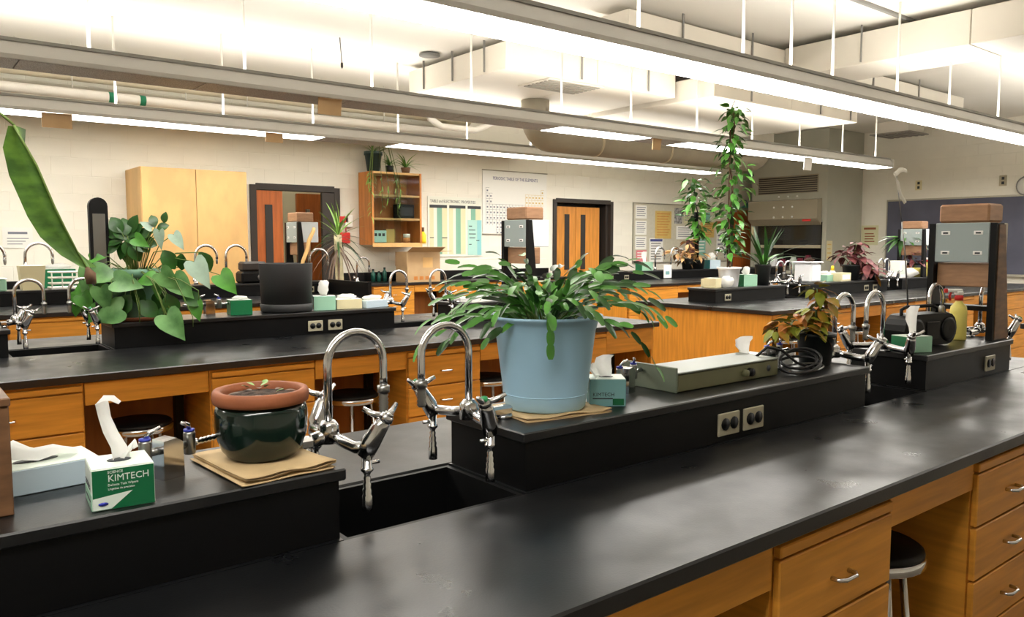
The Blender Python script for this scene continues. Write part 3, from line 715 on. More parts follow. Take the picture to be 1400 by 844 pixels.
text('TABLE and ELECTRONIC  PROPERTIES', .062, 'print', t, face_y(-.46, -.003, .81), sx=.8)
t = thing('wall_chart', 'white glossy element table poster with blue title left of the amber double door', 'chart', (8.03, 9.982, 1.6))
B().box(-.66, .66, 0, .008, 0, .99, .001).build('sheet', 'poster', t)
for z in (.995, -.003): B().tube([(-.67, -.002, z), (.67, -.002, z)], .008, 8).build('hanging_rail', 'boardframe', t)
text('PERIODIC TABLE OF THE ELEMENTS', .07, 'printb', t, face_y(0, -.002, .85), align='CENTER', sx=.82)
b = B(); bo = B()
cw, chh = 1.2/18, .085
def cell(c, r, y0=.72):
    x = -.6+c*cw; z = y0-r*chh
    tgt = bo if c >= 12 and r < 5 else b
    for q in ((x, x+cw, z, z+.004), (x, x+.004, z-chh, z)): tgt.box(q[0], q[1], -.0012, -.0003, q[2], q[3])
    tgt.box(x+.018, x+.046, -.0012, -.0003, z-.055, z-.03)
for r in range(7):
    for c in range(18):
        if (r == 0 and 0 < c < 17) or (r in (1, 2) and 1 < c < 12): continue
        cell(c, r if r < 6 else 5.9)
for r in range(2):
    for c in range(3, 17): cell(c, r, .15)
b.build('printed_grid', 'printg', t); bo.build('printed_grid', 'tan', t)
# notice board
t = thing('notice_board', 'large grey tackboard on the back wall behind the climbing plant', 'board', (12.4, 9.985, 1.1))
B().box(-1.6, 1.6, 0, .01, 0, 1.08).build('panel', 'corkg', t)
b = B()
for q in ((-1.62, 1.62, 1.08, 1.1), (-1.62, 1.62, -.02, 0), (-1.62, -1.6, 0, 1.08), (1.6, 1.62, 0, 1.08)): b.box(q[0], q[1], -.008, .012, q[2], q[3])
b.build('frame', 'boardframe', t)
def notice(x, z, w, h, m, label, lines=0, pm='printg', hdr=None):
    t = thing('pinned_notice', label, 'notice', (x, 9.981, z), 0, 'papers pinned to the notice board')
    B().box(-w/2, w/2, 0, .003, -h/2, h/2).build('sheet', m, t)
    if lines:
        b = B()
        for k in range(lines):
            zz = h/2-h*(k+1.2)/(lines+1.5); b.box(-w*.4, w*.4*(1-.5*((k*7) % 3)/3), -.001, -.0001, zz, zz+h*.25/lines)
        b.build('print', pm, t)
    if hdr: B().box(-w*.45, w*.45, -.0012, -.0002, h*.36, h*.46).build('header_band', hdr, t)
notice(11.0, 2.03, .3, .24, 'paper', 'white notice at the top left corner of the tackboard', 5)
notice(11.0, 1.74, .3, .26, 'paper', 'white notice below the top left one on the tackboard', 6)
notice(11.0, 1.46, .3, .24, 'paper', 'white notice just above the pink edged one on the tackboard', 5)
notice(11.02, 1.22, .28, .21, 'pink', 'pink edged notice at the bottom left of the tackboard', 3, 'paper')
notice(11.62, 1.8, .46, .52, 'tan', 'large tan sheet at the upper left of the tackboard', 9, 'shelfwood')
notice(11.43, 1.32, .38, .46, 'paper', 'white sheet with blue header and dark figures on the tackboard', 8, 'print', 'printb')
notice(12.05, 1.98, .22, .3, 'greypap', 'grey photograph sheet at the top middle of the tackboard')
notice(12.34, 1.98, .24, .28, 'chart1', 'cream sheet right of the grey photograph sheet', 5)
notice(12.25, 1.66, .5, .26, 'paper', 'wide white sheet in the middle row of the tackboard', 5)
notice(12.45, 1.36, .3, .32, 'navy', 'dark blue picture sheet in the centre of the tackboard')
notice(12.78, 1.38, .24, .34, 'seapap', 'pale green sheet right of the dark blue picture', 4, 'paper')
notice(12.9, 1.98, .26, .17, 'seapap', 'sea green card at the upper right of the tackboard')
notice(12.66, 2.0, .16, .2, 'chart1', 'small cream card left of the sea green card', 3)
notice(12.95, 1.72, .44, .3, 'tan', 'second tan sheet at the right of the tackboard', 6, 'shelfwood')
notice(12.08, 1.24, .24, .26, 'paper', 'white sheet with small yellow sticker on the tackboard bottom', 5)
notice(13.45, 1.5, .4, .4, 'paper', 'white sheet behind the climbing plant stem on the tackboard', 3)
notice(13.35, 1.82, .26, .16, 'terra', 'brown card behind the climbing plant on the tackboard')
o = thing('wall_notice', 'small white notice with blue text on the block wall at far left', 'notice', (1.16, 9.988, 1.5))
B().box(-.14, .14, 0, .004, -.1, .12).build('sheet', 'poster', o)
B().box(-.09, .09, -.0012, 0, .05, .075).build('blue_print', 'printg', o); b = B()
for k in range(3): b.box(-.1, .1-.03*k, -.0012, 0, -.0-.03*k, .008-.03*k)
b.build('print', 'printg', o)
# fume hood tower
t = thing('fume_hood', 'grey fume hood tower with louvred grille and tapered visor in the far corner', 'hood', (13.9, 8.9, 0))
y0, y1 = -.92, .72
b = B().box(.35, 1.29, y0, y1, 0, .98).box(.35, 1.29, y0, y1, 1.88, ZC-.003).box(.35, 1.29, y0, y0+.12, .98, 1.88).box(.35, 1.29, y1-.12, y1, .98, 1.88)
b.box(0, .35, y0, y1, 1.88, ZC-.003).box(0, .35, y0, y0+.08, 0, 1.88).box(0, .35, y1-.08, y1, 0, 1.88).box(.0, .35, y0+.08, y1-.08, 0, .92)
b.build('tower', 'hood', t)
B().box(1.0, 1.02, y0+.12, y1-.12, .98, 1.88).build('back_baffle', 'darkin', t)
B().prism([(-.16, 1.92), (-.16, 2.28), (-.004, 2.3), (-.004, 1.8)], y0+.1, y1-.03).build('visor', 'hoodvis', t)
g = B().box(-.012, -.001, y0+.18, y1-.15, 2.42, 2.76, .003).build('grille', 'hoodvis', t)
for k in range(8): B().box(-.024, -.012, y0+.2, y1-.17, 2.435+k*.04, 2.455+k*.04).build('slat', 'frame', g)
B().box(.05, .058, y0+.13, y1-.13, 1.42, 1.8).build('sash_glass', 'tint', t)
B().box(.04, .075, y0+.12, y1-.12, 1.36, 1.42, .004).build('sash_rail', 'plate', t)
B().box(-.17, -.161, y0+.22, y0+.4, 1.87, 1.91, .002).build('red_sticker', 'redp', t)
B().box(-.008, -.001, y1-.07, y1-.02, 1.62, 1.78, .002).build('switch_plate', 'ivory', t)
b = B()
for z in (1.96, 2.15, 2.36):
    for k in (-.2, 0, .2): b.lathe([(.02, 0), (.02, .006)], 8, Mx=frame(Vector((-.161 if z < 2.3 else -.001, -.1+k, z)), Vector((-1, 0, 0))))
b.build('bolt_heads', 'paper', t)['kind'] = 'stuff'
for y, h, m in ((8.45, .3, 'mauve'), (8.62, .24, 'mauve'), (8.8, .26, 'kwhite'), (9.0, .22, 'mauve'), (9.2, .28, 'whitepot')):
    tag(B().lathe([(.07, 0), (.075, .02), (.075, h-.06), (.05, h-.03), (.05, h)], 14).build('jar', m, None, (14.1 if y != 8.8 else 14.15, y, .921)),
        {8.45: 'maroon jar in the fume hood nearest the right', 8.62: 'maroon jar in the fume hood second from the right', 8.8: 'pale jar in the middle of the fume hood', 9.0: 'maroon jar left of centre in the fume hood', 9.2: 'white jar at the left inside the fume hood'}[y], 'jar', 'jars in the fume hood')
o = thing('wall_sign', 'narrow ivory notice on the grey hood tower side', 'sign', (14.03, 7.976, 1.3))
B().box(-.1, .1, 0, .003, -.18, .2).build('sheet', 'ivory', o); b = B()
for k in range(4): b.box(-.07, .06-.02*(k % 2), -.001, 0, .12-.08*k, .14-.08*k)
b.build('print', 'tan', o)
t = thing('wall_lamp', 'small green enamel lamp shade above the far orange door', 'lamp', (13.95, 9.985, 2.27))
B().tube([(0, -.0, 0), (0, -.1, .08), (0, -.2, .05), (0, -.22, 0)], .012, 8).build('arm', 'lampgreen', t)
B().lathe([(.02, 0), (.04, -.03), (.16, -.09), (.155, -.095), (.02, -.03)], 18, (0, -.22, 0)).build('shade', 'lampgreen', t)
# right wall
t = thing('chalkboard', 'long dark slate chalkboard on the right wall', 'board', (15.185, 3.9, .92))
B().box(0, .012, -3.6, 3.56, 0, 1.33).build('slate', 'board', t)
b = B()
for q in ((-3.62, 3.58, 1.33, 1.36), (-3.62, 3.58, -.03, 0), (-3.62, -3.6, 0, 1.33), (3.56, 3.58, 0, 1.33)): b.box(-.01, .014, q[0], q[1], q[2], q[3])
b.build('frame', 'boardframe', t)
B().box(-.09, -.011, -3.6, 3.56, -.045, -.02, .004).build('chalk_tray', 'boardframe', t)
o = thing('wall_clock', 'round grey wall clock cut by the right frame edge', 'clock', (15.19, 5.1, 2.42))
Mx = frame(Vector((0, 0, 0)), Vector((-1, 0, 0)))
B().lathe([(.17, 0), (.17, .03), (.15, .045), (.15, .03), (0, .03)], 28, Mx=Mx).build('case', 'roddark', o)
B().lathe([(.148, .0305), (.148, .032)], 28, Mx=Mx).build('dial', 'paper', o)
B().box(-.036, -.034, -.005, .005, 0, .12).box(-.036, -.034, -.08, 0, -.005, .005).build('hands', 'print', o)
for y, l in ((6.9, 'outlet plate high on the right wall, left one above the chalkboard'), (5.48, 'outlet plate high on the right wall beside the clock')):
    o = thing('wall_outlet', l, 'outlet', (15.192, y, 2.53), 0, 'outlets above the chalkboard')
    B().box(-.008, 0, -.06, .06, -.09, .09, .003).build('plate', 'ivory' if y > 6 else 'plate', o)
    for z in (-.04, .04): B().box(-.011, -.008, -.022, .022, z-.024, z+.024, .002).build('socket', 'print', o)
o = thing('wall_sign', 'cream poster with red print on the right wall beside the hood tower', 'sign', (15.19, 7.8, 1.6))
B().box(-.003, 0, -.17, .17, -.18, .2).build('sheet', 'chart1', o); b = B()
b.box(-.004, -.003, -.12, .12, .12, .16)
for k in range(4): b.box(-.004, -.003, -.1+.02*(k % 2), .1, -.12+.05*k, -.1+.05*k)
b.build('print', 'terra', o)
# ================================================================== SMALL THINGS
def ribbon(P, Wd, n=5, curl=.25, seed=1):
    """soft sheet along P; Wd = list of (width, direction)"""
    r = random.Random(seed); b = B(); V = []; F = []
    for i, (p, (w, d)) in enumerate(zip(P, Wd)):
        p = Vector(p); d = Vector(d).normalized(); t = (Vector(P[min(i+1, len(P)-1)])-Vector(P[max(i-1, 0)])).normalized(); nn = t.cross(d)
        for k in range(n):
            u = k/(n-1)*2-1; V.append(p+d*(u*w/2)+nn*(curl*w*(.5-u*u)+r.uniform(-.05, .05)*w))
    for i in range(len(P)-1):
        for k in range(n-1): F.append((i*n+k, i*n+k+1, (i+1)*n+k+1, (i+1)*n+k))
    b.add(V, F, True); return b
def blob(r, s=(1, 1, 1), seed=1, n=10, amp=.25):
    rr = random.Random(seed); b = B(); V = []; F = []; m = 7
    for j in range(m+1):
        for i in range(n):
            th = PI*j/m; a = 2*PI*i/n; q = r*(1+rr.uniform(-amp, amp)) if 0 < j < m else r
            V.append((q*math.sin(th)*math.cos(a)*s[0], q*math.sin(th)*math.sin(a)*s[1], q*math.cos(th)*s[2]+r*s[2]))
    for j in range(m):
        for i in range(n): F.append((j*n+i, (j+1)*n+i, (j+1)*n+(i+1) % n, j*n+(i+1) % n))
    return b.add(V, F, True)
def tissue_box(loc, rz, w, d, h, body, label, top='kwhite', front=None, tis='up', group='tissue boxes on the raised shelves', swoosh=None, brand=None, bandz=None, ths=1.0):
    t = thing('tissue_box', label, 'tissue box', loc, rz, group)
    B().box(-w/2, w/2, -d/2, d/2, 0, h, .0015).build('carton', body, t)
    B().box(-w/2+.001, w/2-.001, -d/2+.001, d/2-.001, h, h+.0008).build('top_panel', top, t)
    B().lathe([(w*.2, 0), (w*.2, .0006)], 16, Mx=Matrix.Translation((0, 0, h+.001)) @ Matrix.Diagonal((1, d/w*.7, 1, 1))).build('slot', 'print', t)
    if front:
        B().box(-w/2+.001, w/2-.001, -d/2-.0008, -d/2, .001, h*.98).build('front_panel', front, t)
    if tis == 'up':
        b = ribbon([(0, 0, h-.002), (-.004, 0, h+.25*w*ths), (-.01, .004, h+.5*w*ths), (-.006, .0, h+.75*w*ths), (.006, -.004, h+.85*w*ths)], [(.3*w, (1, .2, 0)), (.42*w, (1, .3, 0)), (.5*w, (1, .1, .1)), (.42*w, (1, -.2, 0)), (.3*w, (1, -.3, 0))], seed=len(label))
        b.build('tissue', 'tissue', t)
    elif tis == 'puff':
        o = blob(.26*w, (1, .8, .95*ths), len(label)).build('tissue', 'tissue', t, (0, 0, h-.004))
    elif tis == 'flat':
        o = blob(.36*w, (1.1, .5, .3), len(label)).build('tissue', 'tissue', t, (0, 0, h-.004))
    return t
# -- nearest shelf, left
k1 = tissue_box((.277, 1.343, ZR), math.radians(-5), .088, .088, .064, 'kwhite', 'small green and white tissue box with a tall twisted tissue, left foreground', 'kwhite', 'kgreen', None)
B().box(-.0448, -.044, -.043, .043, .001, .025).build('side_band', 'kgreen2', k1)
b = B()
for z in (.012, .031, .036): b.box(-.0452, -.0448, -.03, .028, z, z+.003)
b.build('side_print', 'print', k1)
B().add([(-.043, -.0452, .002), (-.043, -.0452, .02), (.012, -.0452, .026), (-.018, -.0452, .002)], [(0, 3, 2, 1)]).build('white_swoosh', 'kwhite', k1)
B().lathe([(.007, 0), (.007, .0005)], 14, Mx=Matrix.Translation((-.029, -.0454, .0105)) @ Matrix.Rotation(PI/2, 4, 'X') @ Matrix.Diagonal((1, .4, 1, 1))).build('blue_badge', 'blue', k1)
text('KIMTECH', .0145, 'kwhite', k1, face_y(-.022, -.0453, .044), sx=.95)
text('SCIENCE', .0055, 'kwhite', k1, face_y(-.022, -.0453, .0565)); text('Delicate Task Wipers', .0048, 'kwhite', k1, face_y(-.022, -.0453, .037)); text('Lingettes de precision', .0042, 'kwhite', k1, face_y(-.022, -.0453, .031))
ribbon([(.002, .008, .062), (-.0, .006, .085), (-.01, .004, .11), (-.018, .002, .135), (-.022, 0, .158), (-.017, -.004, .167), (-.006, -.008, .166), (.004, -.01, .158)],
       [(.03, (1, .5, 0)), (.024, (1, .2, 0)), (.021, (1, 0, 0)), (.018, (1, .1, 0)), (.02, (1, .3, 0)), (.02, (.4, 1, 0)), (.022, (.3, 1, 0)), (.016, (.3, 1, 0))], curl=.35, seed=3).build('tissue', 'tissue', k1)
ribbon([(.006, .012, .062), (.018, .016, .078), (.026, .018, .088), (.028, .014, .078)], [(.03, (.4, 1, 0)), (.028, (.4, 1, 0)), (.02, (.4, 1, 0)), (.02, (.4, 1, 0))], curl=.3, seed=5).build('tissue', 'tissue', k1)
k2 = tissue_box((.185, 1.515, ZR), math.radians(6), .17, .1, .042, 'blbox', 'flat pale blue tissue box with a spread tissue, at the left edge', 'kwhite', None, None)
ribbon([(-.05, -.02, .041), (-.052, -.01, .068), (-.03, 0, .07), (0, .005, .056), (.03, .0, .058), (.06, -.005, .05)], [(.05, (.3, 1, .1)), (.05, (.2, 1, .3)), (.06, (0, 1, .3)), (.06, (0, 1, 0)), (.05, (0, 1, -.1)), (.03, (0, 1, 0))], curl=.25, seed=8).build('tissue', 'tissue', k2)
t = thing('wooden_box', 'dark stained wooden box cut by the left frame edge', 'box', (.03, 1.44, ZR))
B().box(-.11, .106, -.077, .077, 0, .165, .002).build('case', 'brownwood', t)
B().box(-.112, .108, -.08, .08, .165, .178, .002).build('lid', 'brownwood', t)
def gas_valve(loc, rz, label, s=1.0):
    t = thing('gas_valve', label, 'valve', loc, rz, 'chrome gas turrets on the shelves')
    B().prism([(-.02, 0), (.02, 0), (.018, .062), (.006, .07), (-.018, .068)], -.017, .017).build('turret', 'chrome', t)
    for k in (-1, 1):
        a = B().tube([(k*.016, 0, .05), (k*.036, 0, .05)], .007, 10).lathe([(.0095, -.02), (.0105, -.018), (.0105, .016), (.0095, .02)], 14, (k*.042, 0, .052)).build('outlet', 'steel', t)
        B().lathe([(.0095, 0), (.0095, .004)], 14, (k*.042, 0, .0725)).build('index_cap', 'blue', a)
        pr = [(.004, 0), (.007, .006)]
        for q in range(5): pr += [(.0042, .012+q*.008), (.0062, .017+q*.008)]
        B().lathe(pr+[(.003, .06), (0, .06)], 10, Mx=frame(Vector((k*.05, 0, .05)), Vector((k, 0, .03)))).build('hose_barb', 'chrome', a)
        B().tube([(k*.042, 0, .076), (k*.036, -.006, .086), (k*.02, -.012, .093)], [.004, .0042, .003], 8).build('lever', 'chrome', a)
    if s != 1: t.scale = (s, s, s)
    return t
g0 = gas_valve((.372, 1.425, ZR), math.radians(18), 'chrome gas valve turret between the green tissue box and the glazed pot')
dup(g0, (1.57, 1.47, ZR), .3, 'chrome gas valve turret left of the hot plate, behind the teal tissue box')
dup(g0, (2.262, 1.47, ZR), .1, 'chrome gas valve turret among the black cable coils')
dup(g0, (1.42, 4.5, ZR), 0, 'chrome gas valve turret right of the heart leaved plant', scale=1.3)
def towels(cx, cy, w, d, n, label, rz=0, seed=1):
    r = random.Random(seed)
    t = thing('paper_towels', label, 'towels', (cx, cy, ZR), rz, 'folded brown paper towels under pots')
    for k in range(n):
        dx, dy = r.uniform(-.006, .006), r.uniform(-.006, .006)
        V = []; F = []; m = 8
        for j in range(m+1):
            for i in range(m+1):
                u, v = i/m*2-1, j/m*2-1
                V.append((u*w/2+dx, v*d/2+dy, .0012+k*.0022+.0009*math.sin(u*5+k)*max(abs(u), abs(v))**3+(.004*max(0, -v-.4)*(1+math.sin(u*6+k*.5)) if k > 1 else 0)))
        for j in range(m):
            for i in range(m): q = j*(m+1)+i; F.append((q, q+1, q+m+2, q+m+1))
        o = B().add(V, F, True).build('towel', 'towel', t)
        md = o.modifiers.new('s', 'SOLIDIFY'); md.thickness = .0016; md.offset = -1
    return t
towels(.53, 1.405, .17, .23, 6, 'stack of brown paper towels under the green glazed pot', math.radians(4), 2)
towels(1.25, 1.43, .24, .2, 3, 'brown paper towels under the blue plastic pot', math.radians(-8), 5)
def pot_thing(name, label, loc, prof, m, n=36, cat='plant', group=None, soilz=None, soilr=None, rz=0):
    t = thing(name, label, cat, loc, rz, group)
    B().lathe(prof, n).build('pot', m, t)
    if soilz:
        b = B(); rr = random.Random(len(label)); V = [(0, 0, soilz+.004)]; F = []
        for j in range(1, 4):
            for i in range(20):
                a = 2*PI*i/20; q = soilr*j/3; V.append((q*math.cos(a), q*math.sin(a), soilz+(rr.uniform(-.1, .1)*soilr if j < 3 else 0)))
        for i in range(20): F.append((0, 1+i, 1+(i+1) % 20))
        for j in range(2):
            for i in range(20): F.append((1+j*20+i, 21+j*20+i, 21+j*20+(i+1) % 20, 1+j*20+(i+1) % 20))
        b.add(V, F, True).build('soil', 'soil', t)
    return t
# green glazed pot with terracotta rim
gp = thing('glazed_pot', 'dark green glazed pot with a terracotta rim and a tiny seedling', 'plant', (.535, 1.415, ZR+.0145))
B().lathe([(0, 0), (.058, 0), (.062, .003), (.072, .016), (.081, .04), (.083, .062), (.0825, .085), (.078, .1)], 44).build('glazed_body', 'glaze', gp)
B().lathe([(.077, .099), (.084, .101), (.086, .108), (.086, .118), (.083, .124), (.078, .125), (.071, .123), (.07, .112), (.069, .1), (.0, .099)], 44).build('terracotta_rim', 'terra', gp)
blob(.066, (1, 1, .1), 4, 18, .2).build('soil', 'soil', gp, (0, 0, .102))
# ================================================================== LEAVES
def leaf_data(name, L, W, m, prof='oval', droop=.1, fold=.25, n=6, wave=0.0):
    V = []; F = []
    if prof == 'heart':
        S = ((-.09, .14, .01), (-.14, .3, .03), (-.08, .45, .07), (.08, .5, .12), (.28, .47, .28), (.48, .37, .48), (.67, .25, .67), (.84, .12, .84), (1.0, .008, 1.0))
        for xs, wd, xm in S:
            wd *= W; q = -droop*L*max(xm, 0)**2
            V += [(xs*L, -wd, q+fold*wd), (xm*L, 0, q), (xs*L, wd, q+fold*wd)]
        for i in range(len(S)-1):
            a = i*3; F += [(a, a+3, a+4, a+1), (a+1, a+4, a+5, a+2)]
        return B().add(V, F, True).data(name, m)
    for i in range(n+1):
        t = i/n
        if prof == 'oval': wd = math.sin(PI*min(1, t*.96+.03))**.8
        elif prof == 'strap': wd = min(1, t*6)*(1-t**3)
        elif prof == 'heart': wd = (1.0 if t < .01 else max(0, math.cos((t-.18)*PI/1.64))**.9 if t > .18 else 1.0)
        elif prof == 'seg': wd = (.45+.55*math.sin(PI*t)**.5) if t < .97 else .5
        elif prof == 'point': wd = math.sin(PI*t**.75)**.9*(1-.15*t)
        z = -droop*L*t*t; x = L*t; wd = max(wd, .02)*W/2
        xb = x-(.16*L if prof == 'heart' and i == 0 else .06*L if prof == 'heart' and i == 1 else 0)
        zz = z+fold*wd+(wave*wd*math.sin(i*2.1) if wave else 0)
        V += [(xb, -wd, zz), (x, 0, z), (xb, wd, zz)]
    for i in range(n):
        a = i*3; F += [(a, a+3, a+4, a+1), (a+1, a+4, a+5, a+2)]
    return B().add(V, F, True).data(name, m)
def put_leaf(dat, root, p, d, up=(0, 0, 1), s=1.0, name='leaf'):
    return link(name, dat, root, Mx=orient(Vector(p), Vector(d), Vector(up), s))
def rv(r, s=1.0): return Vector((r.uniform(-s, s), r.uniform(-s, s), r.uniform(-s, s)))
# ---- blue pot with arching cactus-like plant
bp_ = pot_thing('potted_plant', 'pale blue plastic pot with a wide arching green segmented plant, centre foreground', (1.257, 1.447, ZR+.0075),
    [(0, 0), (.094, 0), (.098, .004), (.1025, .035), (.1222, .19), (.1235, .193), (.125, .2), (.1265, .203), (.128, .212), (.139, .218), (.141, .222), (.139, .226), (.131, .225), (.124, .212), (.116, .19)], 'bluepot', 56, soilz=.19, soilr=.115)
B().lathe([(.1022, .0345), (.1034, .0355), (.1038, .0365), (.1028, .0375)], 56).build('moulded_ring', 'bluepot', bp_)
r = random.Random(21)
seg = [leaf_data('leaf', .044, .019, 'leafd', 'seg', .12, .22, 4), leaf_data('leaf', .038, .019, 'leafm', 'seg', .05, .2, 4), leaf_data('leaf', .048, .017, 'leafc', 'seg', .25, .25, 4), leaf_data('leaf', .05, .014, 'leafd', 'seg', .3, .4, 4)]
sb = B(); cnt = 0; more = B()
fwd = Vector((.623, .782, 0)); rgt = Vector((.782, -.623, 0))
NS = 96
for k in range(NS):
    a = 2.39996*k+r.uniform(-.25, .25)
    hd = Vector((math.cos(a), math.sin(a), 0)); side = abs(hd.dot(rgt))
    e = math.radians((24, 40, 52, 62, 70, 46)[k % 6])+r.uniform(-.12, .12)
    n = int(4+2.3*side+r.uniform(0, 1.6)) if k % 6 < 3 else int(3+2.2*side+r.uniform(0, 1.4))
    p = hd*r.uniform(.01, .05)+Vector((0, 0, .195)); d = (hd*math.cos(e)+Vector((0, 0, math.sin(e)))).normalized()
    bare = r.uniform(.02, .06); q = p+d*bare
    sb.tube([p, p+d*bare*.5, q], [.003, .0026, .002], 5)
    for j in range(n):
        dd = (d+rv(r, .2)).normalized(); s_ = r.uniform(.75, 1.15)
        dat = r.choice(seg); up = rv(r, .5)+Vector((0, 0, 1))-fwd*.5
        if cnt < 290: put_leaf(dat, bp_, q, dd, up, s_); cnt += 1
        else:
            Mx = orient(q, dd, up, s_); more.add([Mx @ v_.co for v_ in dat.vertices], [tuple(f_.vertices) for f_ in dat.polygons], True)
        q = q+dd*(dat.vertices[-2].co.x*s_*.93)
        d = (dd+hd*.16-Vector((0, 0, r.uniform(.12, .34)))).normalized()
        if q.z < .17 and q.xy.length < .15: break
hang = Vector((-.085, -.112, .235))
for j in range(3): put_leaf(seg[1], bp_, hang+Vector((-.006, -.01, -.03*j)), (-.1, -.15, -1), (-.6, -.8, 0), 1.0)
more.build('foliage', 'leafm', bp_)['kind'] = 'stuff'
sb.build('stems', 'stem', bp_)['kind'] = 'stuff'
# ---- heart leaved plant
hp = pot_thing('potted_plant', 'sage green pot of trailing heart leaved plant on the second bench at left', (1.05, 4.52, ZR),
    [(0, 0), (.1, 0), (.105, .01), (.132, .225), (.146, .23), (.15, .27), (.144, .272), (.134, .25)], 'greenpot', 36, soilz=.25, soilr=.13)
B().lathe([(0, -.0), (.12, 0), (.14, .02), (.136, .022), (.106, .006)], 30).build('saucer', 'terra', hp)
r = random.Random(5)
hl_ = [leaf_data('leaf', .14, .12, 'leafb', 'heart', .15, .18, 7), leaf_data('leaf', .12, .1, 'leafb', 'heart', .25, .2, 7), leaf_data('leaf', .11, .095, 'leafm', 'heart', .2, .25, 7)]
sl_ = leaf_data('leaf', .12, .085, 'leafs', 'heart', .1, .15, 7); dl_ = leaf_data('leaf', .12, .09, 'leafd', 'oval', .2, .2, 6)
toward = -fwd; upc = Vector((0, 0, 1))
sb = B()
# leaves set out on the plant's own upright plane: (right, up, forward, length, kind, pointing angle)
KL = {'b': hl_[0], 'm': hl_[2], 's': sl_, 'd': dl_}
def hleaf(u, v, f, L, kd, an, tilt=.4):
    a = math.radians(an); d = rgt*math.cos(a)+upc*math.sin(a)+fwd*r.uniform(-.2, .1)
    p = rgt*u+fwd*f+upc*v-(rgt*math.cos(a)+upc*math.sin(a))*L*.4
    put_leaf(KL[kd], hp, p, d, toward+upc*tilt+rv(r, .22), L/(.14 if kd == 'b' else .11 if kd == 'm' else .12))
    q0 = Vector((u*.2, -u*.1, .25)); mid_ = (q0+p)/2+Vector((0, 0, .05))
    sb.tube([q0, mid_, p], .0026, 5)
for t_ in ((-.08, .245, -.17, .15, 'b', -10), (.045, .205, -.2, .14, 'b', -12), (-.075, .13, -.2, .13, 'b', -80), (-.05, .05, -.19, .17, 'b', 197), (.27, -.01, -.17, .16, 'b', -52), (.245, .22, -.17, .13, 'b', -45), (.30, .185, -.14, .14, 'b', -46), (.18, .175, -.14, .1, 'm', -100),
    (-.195, .225, -.12, .13, 'b', -115), (-.25, .16, -.08, .11, 'm', -150), (-.27, .08, -.1, .11, 'm', -110), (-.2, .1, -.12, .11, 'm', -60), (-.16, .04, -.12, .1, 'm', -130), (-.3, .13, -.04, .09, 'm', 160), (.17, .43, -.08, .1, 's', -90), (.25, .42, -.05, .095, 's', -58), (.385, .255, -.1, .16, 's', -60), (.08, .5, -.02, .07, 's', 150),
    (.38, .32, -.04, .11, 'd', -62), (.49, .2, -.02, .13, 'm', -48), (.115, .52, -.02, .065, 'd', 112), (.165, .535, 0, .06, 'd', 82), (.155, .49, -.02, .065, 'd', 20), (.07, .415, -.08, .085, 'm', -30), (.2, .33, -.06, .11, 'd', -60), (.26, .315, -.04, .09, 'd', -100), (.24, .1, -.14, .12, 'd', -70), (.33, .125, -.1, .11, 'd', -30),
    (.08, .15, -.15, .12, 'd', -90), (.12, .08, -.15, .12, 'd', -40), (.02, .1, -.16, .12, 'd', -120), (.17, .12, -.12, .11, 'd', -110), (-.02, .18, -.15, .11, 'd', 200), (.13, .22, -.16, .1, 'm', 190), (-.13, .17, -.14, .1, 'm', -90), (.36, .06, -.1, .1, 'm', -80), (-.18, .33, -.05, .08, 'm', 10), (.21, .05, -.15, .09, 'd', -150)):
    hleaf(*t_)
for k in range(16):
    a = k*2.4; q = .02+.018*math.sqrt(k)
    hleaf(-.03+q*math.cos(a), .43+q*math.sin(a)*.9, .0+.02*math.sin(k*3.1), .1, 'd', math.degrees(a), .7)
for (u, v) in ((-.13, .47), (-.14, .38), (-.15, .42), (.0, .38)): hleaf(u, v, .02, .09, 'd', r.uniform(120, 240), .8)
for k in range(9):
    u = r.uniform(-.1, .42); p = rgt*u-fwd*.17+upc*r.uniform(-.02, .12)
    sb.tube([rgt*u*.3-fwd*.1+upc*.27, rgt*u*.8-fwd*.19+upc*.22, p+upc*.05, p], .0025, 5)
sb.build('vines', 'stem', hp)['kind'] = 'stuff'
# ---- giant leaf
gl = thing('giant_leaf_plant', 'single giant dark green leaf arching down at the left edge', 'plant', (.18, 4.53, ZR))
B().lathe([(0, 0), (.09, 0), (.12, .18), (.128, .2), (.12, .2), (.11, .17), (0, .16)], 28).build('pot', 'dkpot', gl)
O = Vector((.18, 4.53, ZR))
mid = [(.49, 4.15, 1.972), (.52, 4.15, 1.905), (.57, 4.15, 1.80), (.633, 4.15, 1.617), (.672, 4.15, 1.52), (.715, 4.15, 1.42), (.752, 4.15, 1.337)]
lw = [.016, .085, .125, .125, .115, .07, .008]
V = []; F = []
for (x, y, z), wl in zip(mid, lw):
    p = Vector((x, y, z))-O; out = (rgt*-.93+upc*-.36)
    V += [p+out*wl+fwd*-.02, p+out*wl*.5+fwd*.012, p, p+out*wl*.35+fwd*.05, p+out*wl*.7+fwd*.1]
for i in range(len(mid)-1):
    for k in range(4): a = i*5+k; F.append((a, a+1, a+6, a+5))
B().add(V, F, True).build('leaf_blade', 'bigleaf', gl)
B().tube([Vector(p)-O-fwd*.003 for p in mid], [.006, .006, .005, .005, .004, .003, .002], 6).build('midrib', 'stem', gl)
B().tube([(0, 0, .15), (.0, -.1, .55), (.05, -.22, .9), (.16, -.33, 1.0), (.25, -.37, .985), (.31, -.38, .927)], [.012, .011, .01, .008, .007, .006], 8).build('petiole', 'stem', gl)
B().tube([(.572, -.38, .295), (.585, -.38, .26), (.59, -.38, .215)], [.006, .026, .022], 8).build('dry_sheath', 'bark', gl)
